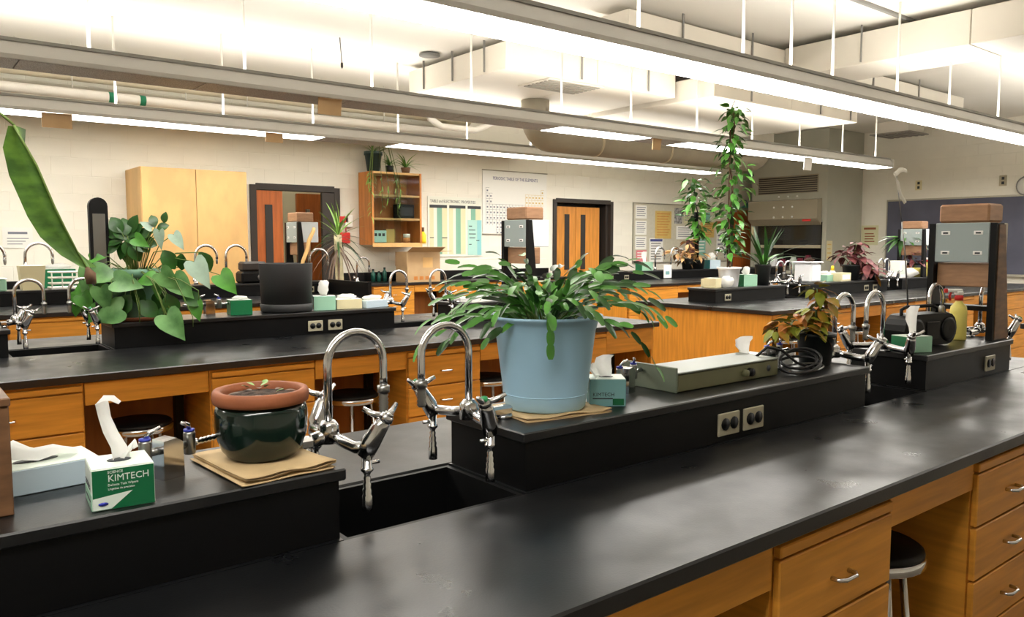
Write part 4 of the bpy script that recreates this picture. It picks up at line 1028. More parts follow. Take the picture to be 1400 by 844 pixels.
# ---- charcoal pot and branch
cp = thing('large_pot', 'large charcoal cylindrical pot with a bare branch on the second bench', 'plant', (1.88, 4.52, ZR))
B().lathe([(0, .05), (.146, .05), (.155, .285), (.155, .288), (.145, .288), (.142, .2), (0, .2)], 44).build('pot', 'blackpot', cp)
B().lathe([(0, 0), (.14, 0), (.15, .008), (.153, .046), (.147, .05), (0, .05)], 44).build('saucer', 'blackpot', cp)
B().lathe([(0, .24), (.144, .238)], 30).build('soil', 'soil', cp)
B().tube([(.08, -.02, .2), (.1, -.02, .3), (.13, -.02, .37), (.14, -.02, .42), (.17, -.02, .48), (.175, -.02, .5)], [.012, .012, .0125, .013, .012, .01], 8).build('branch', 'stick', cp)
tissue_box((1.59, 4.5, ZR), math.radians(-8), .12, .11, .085, 'kgreen', 'green tissue box left of the charcoal pot', 'kwhite', None, 'flat')
tissue_box((2.11, 4.5, ZR), math.radians(-20), .13, .11, .085, 'kteal', 'teal tissue box with a puffed tissue right of the charcoal pot', 'kwhite', 'kgreen2', 'puff', ths=1.5)
tissue_box((2.265, 4.5, ZR), math.radians(-10), .16, .11, .06, 'ivory', 'low cream and orange tissue box right of the teal one', 'paper', None, 'flat')
tissue_box((2.44, 4.5, ZR), math.radians(10), .17, .11, .045, 'blbox', 'flat pale blue pack beside the middle faucet', 'kwhite', None, 'flat')
# black rounded upright
t = thing('rounded_post', 'tall black upright board with a rounded top behind the heart leaved plant', 'post', (.9, 4.62, ZR))
b = B(); pts = [(-.045, 0), (.045, 0)]+[(.045*math.cos(a), .6+.045*math.sin(a)) for a in [PI*i/10 for i in range(11)]]
b.prism(pts, -.02, .02).build('board', 'blackpl', t)
B().box(-.03, .03, -.024, -.0205, .12, .56, .003).build('steel_strip', 'steel', t)
# ================================================================== nearest shelf, middle and right
k = tissue_box((1.42, 1.4, ZR), math.radians(-38), .09, .08, .068, 'kteald', 'teal tissue box with two tissues right of the blue plastic pot', 'kwhite', 'kteal', 'up', ths=.75)
text('KIMTECH', .0135, 'print', k, face_y(-.038, -.0415, .026), sx=.95)
B().box(-.038, .012, -.0417, -.041, .019, .022).build('print_line', 'print', k)
B().box(.012, .04, -.0417, -.041, .004, .02).build('corner_patch', 'kgreen', k)
ribbon([(-.02, .01, .066), (-.032, .01, .085), (-.04, .008, .098), (-.046, .006, .09)], [(.05, (.5, 1, 0)), (.045, (.5, 1, 0)), (.035, (.5, 1, 0)), (.03, (.5, 1, 0))], seed=4).build('tissue', 'tissue', k)
h = thing('hot_plate', 'long grey green hot plate with a steel top and two dials', 'hot plate', (1.905, 1.45, ZR), 0)
B().box(-.236, .238, -.072, .07, .006, .05, .003).build('body', 'hotgrey', h)
B().box(-.245, -.238, -.078, .122, 0, .07, .002).build('left_side_plate', 'hotgrey', h)
B().box(-.236, .236, -.077, -.0725, .002, .05, .002).build('front_panel', 'hotface', h)
B().box(-.236, .236, -.08, .07, .0505, .056, .002).build('steel_top', 'hottop', h)
for x, rr in ((.06, .011), (.085, .013)):
    B().lathe([(rr, 0), (rr*.9, .014), (0, .014)], 16, Mx=frame(Vector((x, -.0775, .026)), Vector((0, -1, 0)))).build('dial', 'blackpl' if x > .07 else 'hotface', h)
B().lathe([(.01, 0), (.01, .001)], 16, Mx=frame(Vector((.185, -.0772, .028)), Vector((0, -1, 0)))).build('badge', 'print', h)
tissue_box((2.19, 1.535, ZR), math.radians(0), .17, .06, .042, 'kgreen', 'green and white tissue box behind the right end of the hot plate', 'kwhite', None, 'up', ths=.42)
c = thing('power_cable', 'coiled black power cable with a silver loop between hot plate and bronze coleus', 'cable', (2.25, 1.37, ZR))
def coil(cx, cy, rx, ry, z, tilt, n=22):
    return [(cx+rx*math.cos(2*PI*i/n), cy+ry*math.sin(2*PI*i/n), z+tilt*(1+math.sin(2*PI*i/n+.8))) for i in range(n+1)]
B().tube(coil(0, 0, .085, .055, .008, .016), .0045, 7, False).build('loop', 'cable', c)
B().tube(coil(.012, .008, .072, .048, .018, .02), .0045, 7, False).build('loop', 'cable', c)
B().tube(coil(-.01, -.01, .09, .05, .008, .03), .0042, 7, False).build('loop', 'cable', c)
B().tube([(-.14, .06, .055), (-.1, .05, .082), (-.05, .03, .07), (-.01, .0, .03), (.03, -.03, .012), (.09, -.02, .008)], .0045, 7).build('lead', 'cable', c)
B().tube(coil(.02, .0, .1, .045, .007, .004), .0035, 7, False).build('silver_loop', 'steel', c)
tag(blob(.022, (1, 1, 1.2), 9).build('crumpled_tissue', 'tissue', None, (2.315, 1.45, ZR)), 'crumpled white tissue behind the coiled black cable', 'tissue')
# bronze coleus
def bushy(name, label, loc, pot, potm, clumps, datas, nl, seed, stemm='stem', cat='plant', group=None, soil=None, flip=.5):
    t = thing(name, label, cat, loc, 0, group)
    B().lathe(pot, 28).build('pot', potm, t)
    hz = max(z for _, z in pot); rr = random.Random(seed); sb = B()
    B().lathe([(0, hz*.9), (max(p for p, _ in pot)*.85, hz*.88)], 20).build('soil', 'soil', t)
    for (u, f, z, R_, nn) in clumps:       # right, forward, height, radius, leaves
        c = rgt*u+fwd*f+upc*z
        sb.tube([(0, 0, hz*.85), c*.5+upc*hz*.45, c], [.004, .0035, .0025], 6)
        for i in range(nn):
            a = i*2.4+rr.uniform(-.4, .4); el = rr.uniform(-.75, .7)
            d = (rgt*math.cos(a)+fwd*math.sin(a))*math.cos(el)+upc*math.sin(el)
            p = c+d*R_*rr.uniform(.15, .75)
            put_leaf(rr.choice(datas), t, p, d-upc*.25, upc+d*flip+rv(rr, .3), rr.uniform(.75, 1.2))
    sb.build('stems', stemm, t)['kind'] = 'stuff'
    return t
cy = [leaf_data('leaf', .06, .034, 'coleusy', 'point', .3, .2, 6, .1), leaf_data('leaf', .048, .028, 'coleusg', 'point', .2, .2, 6, .1), leaf_data('leaf', .055, .03, 'coleusr', 'point', .35, .2, 6, .1), leaf_data('leaf', .056, .034, 'coleusg', 'point', .3, .2, 6, .1), leaf_data('leaf', .06, .034, 'coleusy', 'point', .25, .2, 6, .1)]
bushy('potted_coleus', 'yellow and bronze coleus in a dark square pot right of the hot plate', (2.43, 1.42, ZR), [(0, 0), (.045, 0), (.05, .005), (.06, .095), (.066, .097), (.066, .108), (.058, .108), (.056, .095)], 'dkpot',
      [(.0, 0, .255, .03, 11), (.02, 0, .22, .04, 12), (-.01, -.02, .19, .045, 13), (-.06, -.02, .16, .045, 13), (-.11, -.01, .145, .045, 12), (-.14, -.02, .125, .03, 8), (-.02, -.04, .14, .04, 12), (.03, .02, .16, .04, 10), (-.07, -.05, .13, .04, 10), (.0, -.045, .11, .03, 7)], cy, 40, 3, 'stem')
tissue_box((3.01, 1.37, ZR), math.radians(-22), .115, .08, .06, 'kgreen', 'green tissue box with a large leaning tissue in front of the radio', 'kwhite', 'kgreen2', 'up', ths=1.15)
# radio
t = thing('portable_radio', 'black portable radio with rounded ends and a carry handle', 'radio', (3.215, 1.425, ZR), math.radians(-10))
P = []
for i in range(9): a = PI/2+PI*i/8; P.append((-.115+.055*math.cos(a), .068+.062*math.sin(a)))
for i in range(9): a = -PI/2+PI*i/8; P.append((.1+.055*math.cos(a), .068+.062*math.sin(a)))
B().prism(P, -.045, .045).build('case', 'blackpl', t)
for s in (-1, 1): B().lathe([(.045, 0), (.048, .004), (.036, .006), (0, .003)], 22, Mx=frame(Vector((s*.1, -.045, .066)), Vector((0, -1, 0)))).build('speaker', 'blackpl', t)
B().box(-.04, .04, -.05, -.0455, .03, .1, .003).build('control_panel', 'blackrub', t)
B().tube([(-.13, 0, .11), (-.13, 0, .148), (-.1, 0, .158), (.06, 0, .158), (.09, 0, .148), (.09, 0, .13)], .007, 8).build('carry_handle', 'blackpl', t)
an = B().tube([(-.03, .04, .125), (-.055, .045, .35), (-.08, .05, .49)], [.0035, .0028, .0022], 7).tube([(-.08, .05, .488), (-.115, .055, .668)], .0018, 7).build('antenna', 'steel', t)
ribbon([(-.115, .054, .66), (-.135, .05, .672), (-.14, .045, .662), (-.125, .04, .64), (-.115, .04, .615), (-.1, .04, .59), (-.075, .04, .565)], [(.022, (0, .6, 1))]*3+[(.024, (.8, .2, .6))]*4, curl=.2, seed=6).build('masking_tape', 'foil', an)
ribbon([(-.13, .05, .672), (-.11, .045, .69), (-.09, .045, .694), (-.07, .045, .69)], [(.02, (0, .5, 1))]*4, curl=.2, seed=7).build('masking_tape', 'foil', an)
# stands
def make_stand(loc, label, s=1.0, plain=False):
    t = thing('demonstration_stand', label, 'stand', loc, 0, 'black legged wooden stands with grey panels')
    for y in (-.135, .11):
        B().prism([(-.08, 0), (.0 if plain else .08, 0), (-.05 if plain else -.005, .49), (-.08, .49)], y, y+.025).build('leg_board', 'blackpl', t)
        if not plain: B().prism([(-.062, 0.004), (.082, 0.004), (.0, .484), (-.062, .484)], y-.004 if y < 0 else y+.0255, y-.0005 if y < 0 else y+.029).build('leg_facing', 'brownwood', t)
    g = B().box(-.079, -.066, -.108, .108, .325, .492, .003).build('grey_panel', 'greypanel', t)
    for y in (-.065, .065):
        for z in (.365, .45):
            B().box(-.0815, -.0792, y-.018, y+.018, z-.008, z+.008, .002).build('slot_rim', 'paper', g)
            B().box(-.083, -.0816, y-.01, y+.01, z-.004, z+.003).build('slot', 'print', g)
    B().box(-.05, .11, -.1085, -.1, .325, .492, .003).build('side_panel', 'greywhite' if plain else 'taupe', t)
    b = B().box(-.07, .075, -.1, .1, .494, .572, .008).build('top_block', 'midwood', t)
    B().box(-.05, .04, -.108, .108, .22, .322, .004).build('lower_panel', 'midwood', t)
    B().box(-.05, .04, -.1085, .1085, .12, .14, .002).build('stretcher', 'blackpl', t)
    if s != 1: t.scale = (s, s, s)
    return t
st = make_stand((3.675, 1.445, ZR), 'large black legged stand with a grey slotted panel and brown wooden block, at right')
st2 = make_stand((3.72, 4.52, ZR), 'black legged stand with a grey panel rising behind the arching blue potted plant', 1.17, True)
dup(st2, (3.52, 8.05, ZR), 0, 'black legged stand with a grey panel beside the open reddish door', scale=1.28)
dup(st2, (9.9, 4.52, ZR), 0, 'small distant stand with white panel in front of the chalkboard', scale=1.18)
def spray(loc, label, s=1.0):
    t = thing('spray_bottle', label, 'bottle', loc, math.radians(140), 'yellow spray bottles')
    B().lathe([(0, 0), (.031, 0), (.033, .004), (.033, .12), (.03, .14), (.014, .16), (.014, .168)], 22).build('bottle', 'yellow', t)
    B().lathe([(.017, .166), (.017, .185), (.012, .188)], 16).build('collar', 'redp', t)
    B().box(-.014, .014, -.02, .012, .188, .206, .004).box(-.012, .05, -.008, .008, .2, .215, .004).build('trigger_head', 'paper', t)
    B().tube([(.034, 0, .2), (.04, 0, .185), (.036, 0, .165)], .005, 6).box(.05, .062, -.007, .007, .198, .216, .002).build('trigger', 'redp', t)
    if s != 1: t.scale = (s, s, s)
    return t
sp1 = spray((3.535, 1.42, ZR), 'yellow spray bottle with a red trigger left of the large stand leg')
dup(sp1, (10.28, 4.52, ZR), 2.4, 'small distant yellow spray bottle in front of the chalkboard', scale=1.05)
t = thing('squeeze_bottle', 'white bottle with a blue cap at the right frame edge', 'bottle', (6.15, 1.75, ZT))
B().lathe([(0, 0), (.07, 0), (.07, .15), (.04, .2)], 20).build('bottle', 'paper', t); B().lathe([(.045, .2), (.045, .25), (0, .25)], 16).build('cap', 'blue', t)
# ================================================================== FAR SHELVES
tissue_box((6.44, 4.5, ZR), math.radians(-15), .16, .13, .11, 'kgreen', 'green tissue box with a puffed tissue right of the white pot', 'kwhite', 'kgreen2', 'puff')
for x, y, z, w, l, m in ((5.93, 4.5, 0, .12, 'cream cube carton left of the white pot, front one', 'ivory'), (6.02, 4.62, 0, .1, 'cream cube carton left of the white pot, rear one', 'ivory')):
    t = thing('small_carton', l, 'box', (x, y, ZR+z), .2, 'small cream cartons by the white pot')
    B().box(-w/2, w/2, -w/2, w/2, 0, w*.75, .004).build('carton', m, t); B().box(-w*.3, w*.3, -w*.3, w*.3, w*.75, w*.77).build('label_patch', 'paper', t)
tag(blob(.06, (1, 1, .9), 31).build('crumpled_tissue', 'tissue', None, (6.08, 4.46, ZR)), 'crumpled white tissue against the left side of the white pot', 'tissue')
# tall climbing plant
r = random.Random(12)
tp = pot_thing('potted_vine', 'white pot with a very tall climbing vine reaching above the middle light', (6.2, 4.52, ZR),
   [(0, 0), (.08, 0), (.084, .006), (.1, .165), (.112, .167), (.114, .185), (.106, .185), (.098, .165)], 'whitepot', 36, soilz=.155, soilr=.097)
vl = [leaf_data('leaf', .08, .042, 'leafm', 'point', .25, .15, 5), leaf_data('leaf', .07, .038, 'leafd', 'point', .2, .2, 5), leaf_data('leaf', .085, .045, 'leafc', 'point', .35, .15, 5)]
def vine(root, base, H, spread, n, sb, lean=0.0, seed=1):
    rr = random.Random(seed)
    sb.tube([base+upc*(H*i/12)+rgt*(.02*math.sin(i*1.3)+lean*(i/12)**2)+fwd*.015*math.cos(i) for i in range(13)], [.012-.0006*i for i in range(13)], 7)
    for i in range(n):
        t = (i+.5)/n; z = H*(.12+.88*t); w = spread(t); a = i*2.4+rr.uniform(-.5, .5)
        d = rgt*math.cos(a)+fwd*math.sin(a)
        p = base+upc*z+rgt*(.02*math.sin(12*t*1.3)+lean*t*t)+d*w*rr.uniform(.15, 1)
        put_leaf(rr.choice(vl), root, p, d*.9+upc*rr.uniform(-.9, .35), upc+d*.6+rv(rr, .4), rr.uniform(.95, 1.45))
def spr_main(t): z = t; return .11 if z > .62 else (.23 if .42 < z <= .62 else .18 if z > .2 else .08)
sb = B(); vine(tp, Vector((0, 0, .12)), 1.54, spr_main, 285, sb, 0, 3)
sb.tube([(0, .02, .15), (0, .02, 1.45)], .008, 6)
sb.tube([(0, .02, 1.64), (.03, .0, 1.72)], .004, 5)
sb.build('stem', 'bark', tp)
t2 = thing('potted_vine', 'second leafy vine on a dark stake behind the tall one, at its left', 'plant', (10.2, 8.05, ZR))
B().lathe([(0, 0), (.1, 0), (.12, .16), (.13, .17), (.12, .17), (0, .15)], 20).build('pot', 'dkpot', t2)
sb = B(); vine(t2, Vector((0, 0, .35)), 1.1, lambda t: .2 if t > .35 else .1, 120, sb, -.1, 8)
for l in [c for c in t2.children if c.name.startswith('leaf')]: l.scale = tuple(v*1.7 for v in l.scale)
sb.tube([(0, 0, .1), (-.03, 0, .5), (-.05, 0, .9)], .035, 7); sb.build('stake', 'blackpl', t2)
# dark pot with strap leaves
sp_ = pot_thing('potted_plant', 'dark pot of upright green strap leaves right of the tall climbing vine', (6.74, 4.52, ZR), [(0, 0), (.06, 0), (.078, .19), (.082, .2), (.076, .2), (.07, .17)], 'dkpot', 28, soilz=.17, soilr=.07)
st_ = [leaf_data('leaf', .45, .05, 'leafd', 'strap', .5, .3, 8), leaf_data('leaf', .5, .04, 'leafm', 'strap', .9, .3, 8), leaf_data('leaf', .42, .05, 'leafd', 'strap', .15, .3, 8)]
for i in range(13):
    a = i*2.4; e = (1.25, .9, 1.35, .75)[i % 4]; d = (rgt*math.cos(a)+fwd*math.sin(a)*.6)*math.cos(e)+upc*math.sin(e)
    put_leaf(st_[(2, 0, 2, 1)[i % 4]], sp_, (0.02*math.cos(a), .02*math.sin(a), .17), d, upc-d*.3, 1.0)
put_leaf(st_[1], sp_, (0, 0, .17), rgt*.9+upc*.9, upc, 1.1); put_leaf(st_[1], sp_, (0, 0, .17), rgt*-.9+upc*.9, upc, 1.1)
t = thing('white_bucket', 'square white plastic bucket on the right hand bench', 'bucket', (7.54, 4.52, ZR))
B().box(-.1, .1, -.1, .1, 0, .2, .02).build('bucket', 'whitepot', t); B().box(-.115, .115, -.115, .115, .2, .218, .008).build('lid_rim', 'whitepot', t)
blob(.05, (1, 1, .5), 3).build('contents', 'soil', t, (.03, 0, .205))
def simple_box(name, label, cat, loc, dims, m, lab=None, rz=0, group=None):
    t = thing(name, label, cat, loc, rz, group); w, d, h = dims
    B().box(-w/2, w/2, -d/2, d/2, 0, h, .003).build('carton', m, t)
    if lab: B().box(-w*.4, w*.4, -d/2-.001, -d/2, h*.2, h*.8).build('label_panel', lab, t)
    return t
tissue_box((7.95, 4.56, ZR), .1, .2, .14, .07, 'kgreen2', 'low pale green tissue box right of the white bucket', 'paper', None, 'flat')
simple_box('small_carton', 'cream cube cartons pack between white bucket and purple coleus', 'box', (8.1, 4.46, ZR), (.2, .12, .09), 'ivory', 'paper')
t = thing('detergent_bottle', 'small white bottle with a yellow cap left of the purple coleus', 'bottle', (8.17, 4.6, ZR))
B().lathe([(0, 0), (.035, 0), (.035, .09), (.018, .11)], 14).build('bottle', 'paper', t); B().lathe([(.02, .11), (.014, .16), (0, .165)], 12).build('cap', 'yellowp', t)
cpl = [leaf_data('leaf', .14, .085, 'coleusp', 'point', .3, .15, 6, .1), leaf_data('leaf', .12, .07, 'coleusp', 'point', .2, .2, 6, .1)]
POT = [(0, 0), (.075, 0), (.095, .15), (.102, .155), (.102, .17), (.092, .17), (.085, .15)]
bushy('potted_coleus', 'large purple coleus in a dark pot on the right hand bench', (8.42, 4.52, ZR), POT, 'dkpot', [(0, 0, .3, .13, 16), (.1, 0, .26, .12, 14), (-.1, 0, .27, .12, 14), (.05, 0, .4, .09, 12), (.16, -.05, .2, .1, 10)], cpl, 0, 13)
bushy('potted_coleus', 'small star shaped purple coleus at the front edge beside the large purple one', (8.66, 4.42, ZR), [(z*.6, w*.4) if 0 else (z*.55, w*.45) for z, w in POT], 'dkpot', [(0, 0, .11, .09, 12), (.0, -.04, .07, .1, 10)], cpl+[leaf_data('leaf', .13, .06, 'coleusy', 'point', .2, .15, 5)], 0, 14)
simple_box('small_carton', 'small green carton right of the purple coleus', 'box', (8.83, 4.5, ZR), (.1, .1, .1), 'kgreen', 'kgreen2')
t = thing('plant_tray', 'dark tray with a terracotta rim behind the green carton', 'tray', (8.8, 4.62, ZR+.0))
B().box(-.12, .14, -.04, .04, 0, .14, .01).build('tray', 'dkpot', t); B().box(-.125, .145, -.044, .044, .14, .165, .004).build('rim', 'terra', t)
simple_box('small_carton', 'upright white carton beside the crumpled plastic bag', 'box', (9.45, 4.5, ZR), (.15, .15, .2), 'paper', 'kwhite')
tag(blob(.12, (1.4, .7, .45), 15, 14).build('plastic_bag', 'tissue', None, (9.66, 4.47, ZR)), 'crumpled white plastic bag right of the upright white carton', 'bag')
mar = [leaf_data('leaf', .09, .05, 'coleusp', 'point', .3, .15, 5)]
bushy('potted_coleus', 'small maroon plant in a yellow pot in front of the chalkboard', (9.86, 4.47, ZR), [(0, 0), (.06, 0), (.075, .1), (.08, .11), (.07, .11)], 'yellow', [(-.03, 0, .2, .1, 14), (-.06, 0, .27, .08, 12), (.03, 0, .17, .08, 8)], mar, 0, 17)
pf = pot_thing('potted_palm', 'small palm with drooping fronds in an orange pot in front of the chalkboard', (9.98, 4.66, ZR), [(0, 0), (.06, 0), (.08, .13), (.084, .14), (.075, .14)], 'orangep', 20, soilz=.12, soilr=.07)
pl_ = [leaf_data('leaf', .34, .07, 'leafd', 'point', .5, .2, 6), leaf_data('leaf', .28, .06, 'leafm', 'point', .4, .2, 6)]
sb = B(); sb.tube([(0, 0, .1), (-.02, 0, .36), (-.04, 0, .44)], .01, 6)
for i in range(26):
    a = i*2.4; d = (rgt*math.cos(a)+fwd*math.sin(a))+upc*(.5-.035*i); put_leaf(pl_[i % 2], pf, (-.04, 0, .45+.002*i), d, upc+rv(r, .2), r.uniform(.8, 1.1))
sb.build('stem', 'bark', pf)
t = thing('shallow_bowl', 'cream shallow bowl in front of the small distant spray bottle', 'bowl', (10.35, 4.43, ZR))
B().lathe([(0, 0), (.06, 0), (.1, .05), (.096, .05), (.055, .01)], 20).build('bowl', 'ivory', t)
tag(blob(.045, (1.1, 1, .7), 18).build('crumpled_tissue', 'tissue', None, (10.37, 4.43, ZR+.012)), 'crumpled white tissue lying in the cream shallow bowl', 'tissue')
simple_box('paper_packet', 'low white paper packet at the foot of the small distant stand', 'paper', (10.75, 4.5, ZR), (.3, .2, .05), 'paper')
# second bench, right shelf behind the arching plant
simple_box('paper_stack', 'loose stack of white papers behind the arching plant', 'paper', (3.25, 4.5, ZR), (.26, .2, .03), 'paper', rz=.2)
t = thing('clay_pot', 'small clay pot behind the arching plant on the second bench', 'pot', (3.5, 4.5, ZR))
B().lathe([(0, 0), (.035, 0), (.045, .07), (.052, .072), (.052, .09), (.045, .09), (.03, .03)], 20).build('pot', 'terra', t)
simple_box('tissue_pack', 'small pale carton beside the small clay pot', 'box', (3.4, 4.58, ZR), (.1, .08, .09), 'kwhite', 'kgreen2')
# third bench right shelf
tissue_box((8.95, 8.05, ZR), -.2, .2, .17, .13, 'kgreen', 'green tissue box under the notice board left of two goosenecks', 'paper', 'kgreen2', 'up', ths=.9)
tissue_box((10.5, 8.0, ZR), -.1, .24, .17, .14, 'kteald', 'blue tissue box at the foot of the dark stake under the notice board', 'kwhite', 'blbox', 'puff')
og = [leaf_data('leaf', .14, .075, 'coleuso', 'point', .3, .15, 5)]
bushy('potted_coleus', 'pale yellow and pink leaved plant below the notice board', (9.92, 8.02, ZR), POT, 'dkpot', [(0, 0, .28, .15, 16), (-.15, 0, .26, .14, 14), (.15, 0, .24, .14, 14), (.02, 0, .42, .1, 10), (-.05, -.05, .16, .12, 10)], og, 0, 19)
t = thing('hanging_label', 'white printed card hanging on the shelf front below the two goosenecks', 'label', (9.3, 7.892, .93))
B().box(-.09, .09, -.004, 0, 0, .2).build('card', 'paper', t); B().box(-.05, .04, -.005, -.004, .05, .1).build('print', 'kteal', t)
# third bench left shelf
t = thing('beige_bin', 'beige square bin on the third bench at left', 'bin', (1.02, 8.03, ZR))
B().prism([(-.08, 0), (.08, 0), (.1, .21), (-.1, .21)], -.08, .08).build('bin', 'ivory', t); B().box(-.085, .085, -.075, .075, .2105, .213).build('liner', 'paper', t)
t = thing('drying_rack', 'white wire drying rack right of the beige bin', 'rack', (1.32, 8.03, ZR))
b = B()
for z in (.05, .1, .15): b.tube([(-.16, -.1, z), (.16, -.1, z), (.16, .1, z), (-.16, .1, z), (-.16, -.1, z)], .008, 6)
for x in (-.16, -.08, 0, .08, .16): b.tube([(x, -.1, 0), (x, -.1, .15)], .006, 6)
b.build('wire_frame', 'rod', t)['kind'] = 'stuff'
B().box(-.17, .17, -.11, .11, .0, .02, .005).build('tray', 'paper', t)
t = thing('glass_basin', 'clear glass basin on the third bench at the left frame edge', 'basin', (.7, 7.98, ZR))
B().box(-.12, .12, -.08, .08, 0, .1, .01).build('basin', 'kgreen2', t); B().box(-.125, .125, -.085, .085, .1, .11, .004).build('rim', 'paper', t)
t = thing('black_instrument', 'dark grey boxy instrument left of the charcoal pot on the third bench', 'instrument', (2.98, 8.04, ZR))
B().box(-.14, .14, -.1, .1, .0, .12, .02).build('base', 'blackpl', t); B().box(-.12, .13, -.08, .08, .121, .22, .02).build('cover', 'frame', t); B().lathe([(.03, 0), (.03, .01), (0, .01)], 14, Mx=frame(Vector((.05, -.101, .06)), Vector((0, -1, 0)))).build('knob', 'steel', t)
tissue_box((1.5, 9.8, ZT), 0, .3, .2, .26, 'kgreen', 'green tissue box on the far left wall worktop', 'kwhite', 'kgreen', 'flat')
# spiky plant with pale trunk
dr = pot_thing('spiky_plant', 'floor standing spiky plant with a slim pale trunk before the oak shelf', (4.16, 8.45, .0), [(0, 0), (.14, 0), (.18, .3), (.19, .31), (.18, .31)], 'dkpot', 24, soilz=.28, soilr=.17, cat='plant')
B().tube([(0, 0, .27), (.01, 0, .9), (-.01, 0, 1.55)], [.05, .048, .045], 10).build('trunk', 'palebark', dr)
ds = [leaf_data('leaf', .36, .026, 'leafl', 'strap', .3, .3, 7), leaf_data('leaf', .42, .026, 'leafd', 'strap', .7, .3, 7), leaf_data('leaf', .45, .026, 'dry', 'strap', .35, .4, 7)]
for i in range(46):
    a = i*2.4; u = i/46; e = 1.35-2.5*u; d = (rgt*math.cos(a)+fwd*math.sin(a))*math.cos(e)+upc*math.sin(e)
    put_leaf(ds[0 if u < .3 else 1 if u < .6 else 2], dr, (-.01, 0, 1.58-.22*u), d, upc+d*.2+rv(r, .1), r.uniform(.85, 1.15))
# wall shelf contents and plants
SZ = 1.43
t = thing('mint_box', 'pale mint panelled box on the lowest board of the oak wall shelf', 'box', (5.4, 9.76, SZ+.0305))
B().box(-.11, .11, -.05, .05, 0, .17, .008).build('case', 'chart4', t)
for k in (-.06, 0, .06): B().box(k-.02, k+.02, -.052, -.05, .09, .13).build('panel', 'print', t)
simple_box('small_carton', 'tan carton beside the mint box on the oak wall shelf', 'box', (5.6, 9.8, SZ+.0305), (.15, .08, .19), 'tan')
simple_box('black_speaker', 'black boxy device on the middle board of the oak wall shelf', 'device', (5.84, 9.8, SZ+.3705), (.26, .15, .2), 'blackpl', 'print')
t = thing('glass_jar', 'small jar with orange contents on the lowest board of the oak wall shelf', 'jar', (5.86, 9.76, SZ+.0305))
B().lathe([(0, 0), (.05, 0), (.05, .07)], 16).build('contents', 'orangep', t); B().lathe([(.05, .0705), (.05, .12), (.045, .125), (0, .125)], 16).build('jar_top', 'paper', t)
t = thing('yellow_bottle', 'yellow bottle with a brown cap hanging at the right of the oak wall shelf', 'bottle', (6.092, 9.7, SZ+.02))
B().lathe([(0, 0), (.045, 0), (.05, .02), (.05, .12), (.02, .17)], 14).build('bottle', 'yellowp', t); B().lathe([(.022, .17), (.022, .23), (0, .23)], 12).build('cap', 'brownwood', t); B().box(-.0645, .04, -.04, .04, -.015, -.0005).build('bracket', 'ivory', t)
def spider(name, label, loc, potprof, potm, n, L, seed, trail=0, leafs=('leafl', 'leafm')):
    t = thing(name, label, 'plant', loc, 0, 'plants on top of the oak wall shelf')
    B().lathe(potprof, 22).build('pot', potm, t); h = max(z for _, z in potprof); rr = random.Random(seed)
    D = [leaf_data('leaf', L, .022, leafs[0], 'strap', .8, .3, 6), leaf_data('leaf', L*.8, .022, leafs[1], 'strap', .5, .3, 6)]
    for i in range(n):
        a = i*2.4; e = rr.uniform(.5, 1.4); d = Vector((math.cos(a)*math.cos(e), math.sin(a)*math.cos(e)*.5-.1, math.sin(e)))
        put_leaf(D[i % 2], t, (0, 0, h*.9), d, upc, rr.uniform(.7, 1.1))
    sb = B()
    for i in range(trail):
        x = rr.uniform(-.1, .3) if i % 2 else rr.uniform(-.2, -.12); zz = -rr.uniform(.15, .62)
        sb.tube([(0, 0, h*.9), (x*.6, -.16, h+.06), (x, -.21, zz*.4), (x, -.21, zz)], .004, 5)
        for j in range(9):
            f = j/8; a = rr.uniform(0, 6.3); d = Vector((math.cos(a), -.5, rr.uniform(-.7, .2))); put_leaf(D[1], t, (x, -.215, zz*(.2+.8*f)), d, upc, rr.uniform(.4, .7))
    if trail: sb.build('runners', 'stem', t)['kind'] = 'stuff'
    return t
spider('trailing_plant', 'large dark teal pot with trailing spider plant runners on the oak wall shelf', (5.345, 9.76, 2.4305), [(0, 0), (.085, 0), (.115, .22), (.128, .225), (.128, .27), (.118, .27), (.11, .22), (0, .22)], 'tealpot', 12, .2, 3, 10, ('leafm', 'leafl'))
spider('spider_plant', 'small pale spider plant in the middle of the oak wall shelf top', (5.62, 9.8, 2.4305), [(0, 0), (.05, 0), (.06, .1), (.055, .1), (0, .09)], 'dkpot', 26, .2, 4)
spider('spider_plant', 'small spider plant in a brown pot at the right of the oak wall shelf top', (5.88, 9.8, 2.4305), [(0, 0), (.05, 0), (.07, .09), (.065, .09), (0, .08)], 'brownwood', 26, .26, 5)
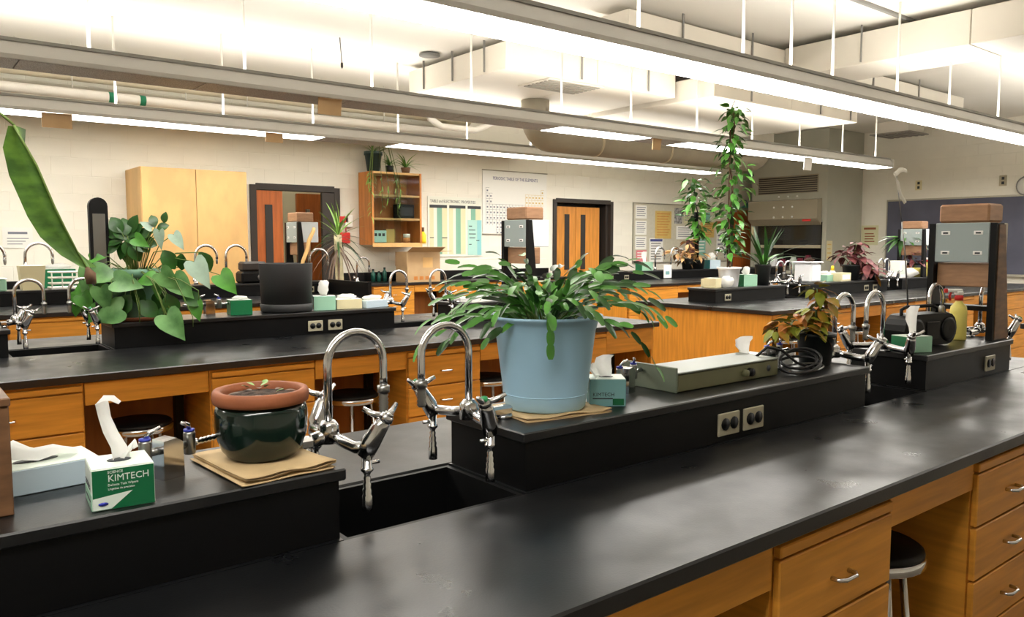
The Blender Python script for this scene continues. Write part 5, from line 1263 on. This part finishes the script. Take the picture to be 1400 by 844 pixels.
# carton on the wall worktop
t = thing('cardboard_carton', 'open cardboard carton on the wall worktop under the oak shelf', 'carton', (5.92, 9.56, ZT), -.05)
b = B().box(-.26, .26, -.17, -.16, 0, .42).box(-.26, .26, .16, .17, 0, .42).box(-.26, -.25, -.16, .16, 0, .42).box(.25, .26, -.16, .16, 0, .42).box(-.25, .25, -.16, .16, 0, .01)
b.build('carton', 'card', t)
for a, c, y0_, y1_, z0_, z1_ in ((-.26, .0, -.17, -.163, .42, .43),): pass
fl = B().box(0, .006, -.17, .17, 0, .2).build('flap', 'card', t, (.255, 0, .42)); fl.rotation_euler = (0, 1.5, 0)
fl = B().box(-.26, .26, -.006, 0, 0, .17).build('flap', 'card', t, (0, -.165, .42)); fl.rotation_euler = (1.15, 0, 0)
fl = B().box(-.006, 0, -.17, .17, 0, .2).build('flap', 'card', t, (-.266, 0, .42)); fl.rotation_euler = (0, -3.12, 0)
B().box(-.02, .14, -.172, -.1705, .2, .34).build('side_label', 'ply', t)
b = B()
for k in range(4): b.box(-.16+k*.09, -.1+k*.09, -.1715, -.1704, .03, .08)
b.build('print', 'shelfwood', t)
t = thing('red_pouch', 'small red pouch with a white tag hanging on the wall left of the oak shelf', 'pouch', (5.02, 9.97, 1.4))
B().box(-.1, .05, -.04, .02, .05, .2, .012).build('pouch', 'redp', t); B().box(-.02, .1, -.03, .02, .27, .44, .01).build('white_tag', 'paper', t); B().box(-.1, .03, -.03, .02, .33, .42, .01).build('red_top', 'redp', t)
B().tube([(0, -.005, .2), (0, -.005, .33)], .006, 6).build('strap', 'redp', t)
for k, (h, l) in enumerate(((.12, 'left of the three dark green bottles under the oak shelf'), (.09, 'shortest, middle one of the three dark green bottles under the oak shelf'), (.14, 'tallest, right one of the three dark green bottles under the oak shelf'))):
    t = thing('green_bottle', l, 'bottle', (5.35+k*.09, 9.82, ZT), 0, 'small dark green bottles under the oak shelf')
    B().lathe([(0, 0), (.03, 0), (.03, h), (.015, h+.02), (.015, h+.04)], 12).build('bottle', 'lampgreen', t); B().lathe([(.017, h+.041), (.017, h+.06), (0, h+.06)], 12).build('cap', 'dkpot', t)
# seedling in the glazed pot
r = random.Random(77); sd = [leaf_data('leaf', .016, .011, 'leafl', 'oval', .1, .2, 4), leaf_data('leaf', .022, .012, 'dry', 'oval', .2, .2, 4)]
for i in range(14):
    a = i*2.4; q = .012*math.sqrt(i); c = (q*math.cos(a)-.0, q*math.sin(a), .117+(.012 if i < 5 else 0))
    put_leaf(sd[0 if i < 6 else 1], gp, c, (math.cos(a), math.sin(a), .5 if i < 6 else .1), upc, 1.0)
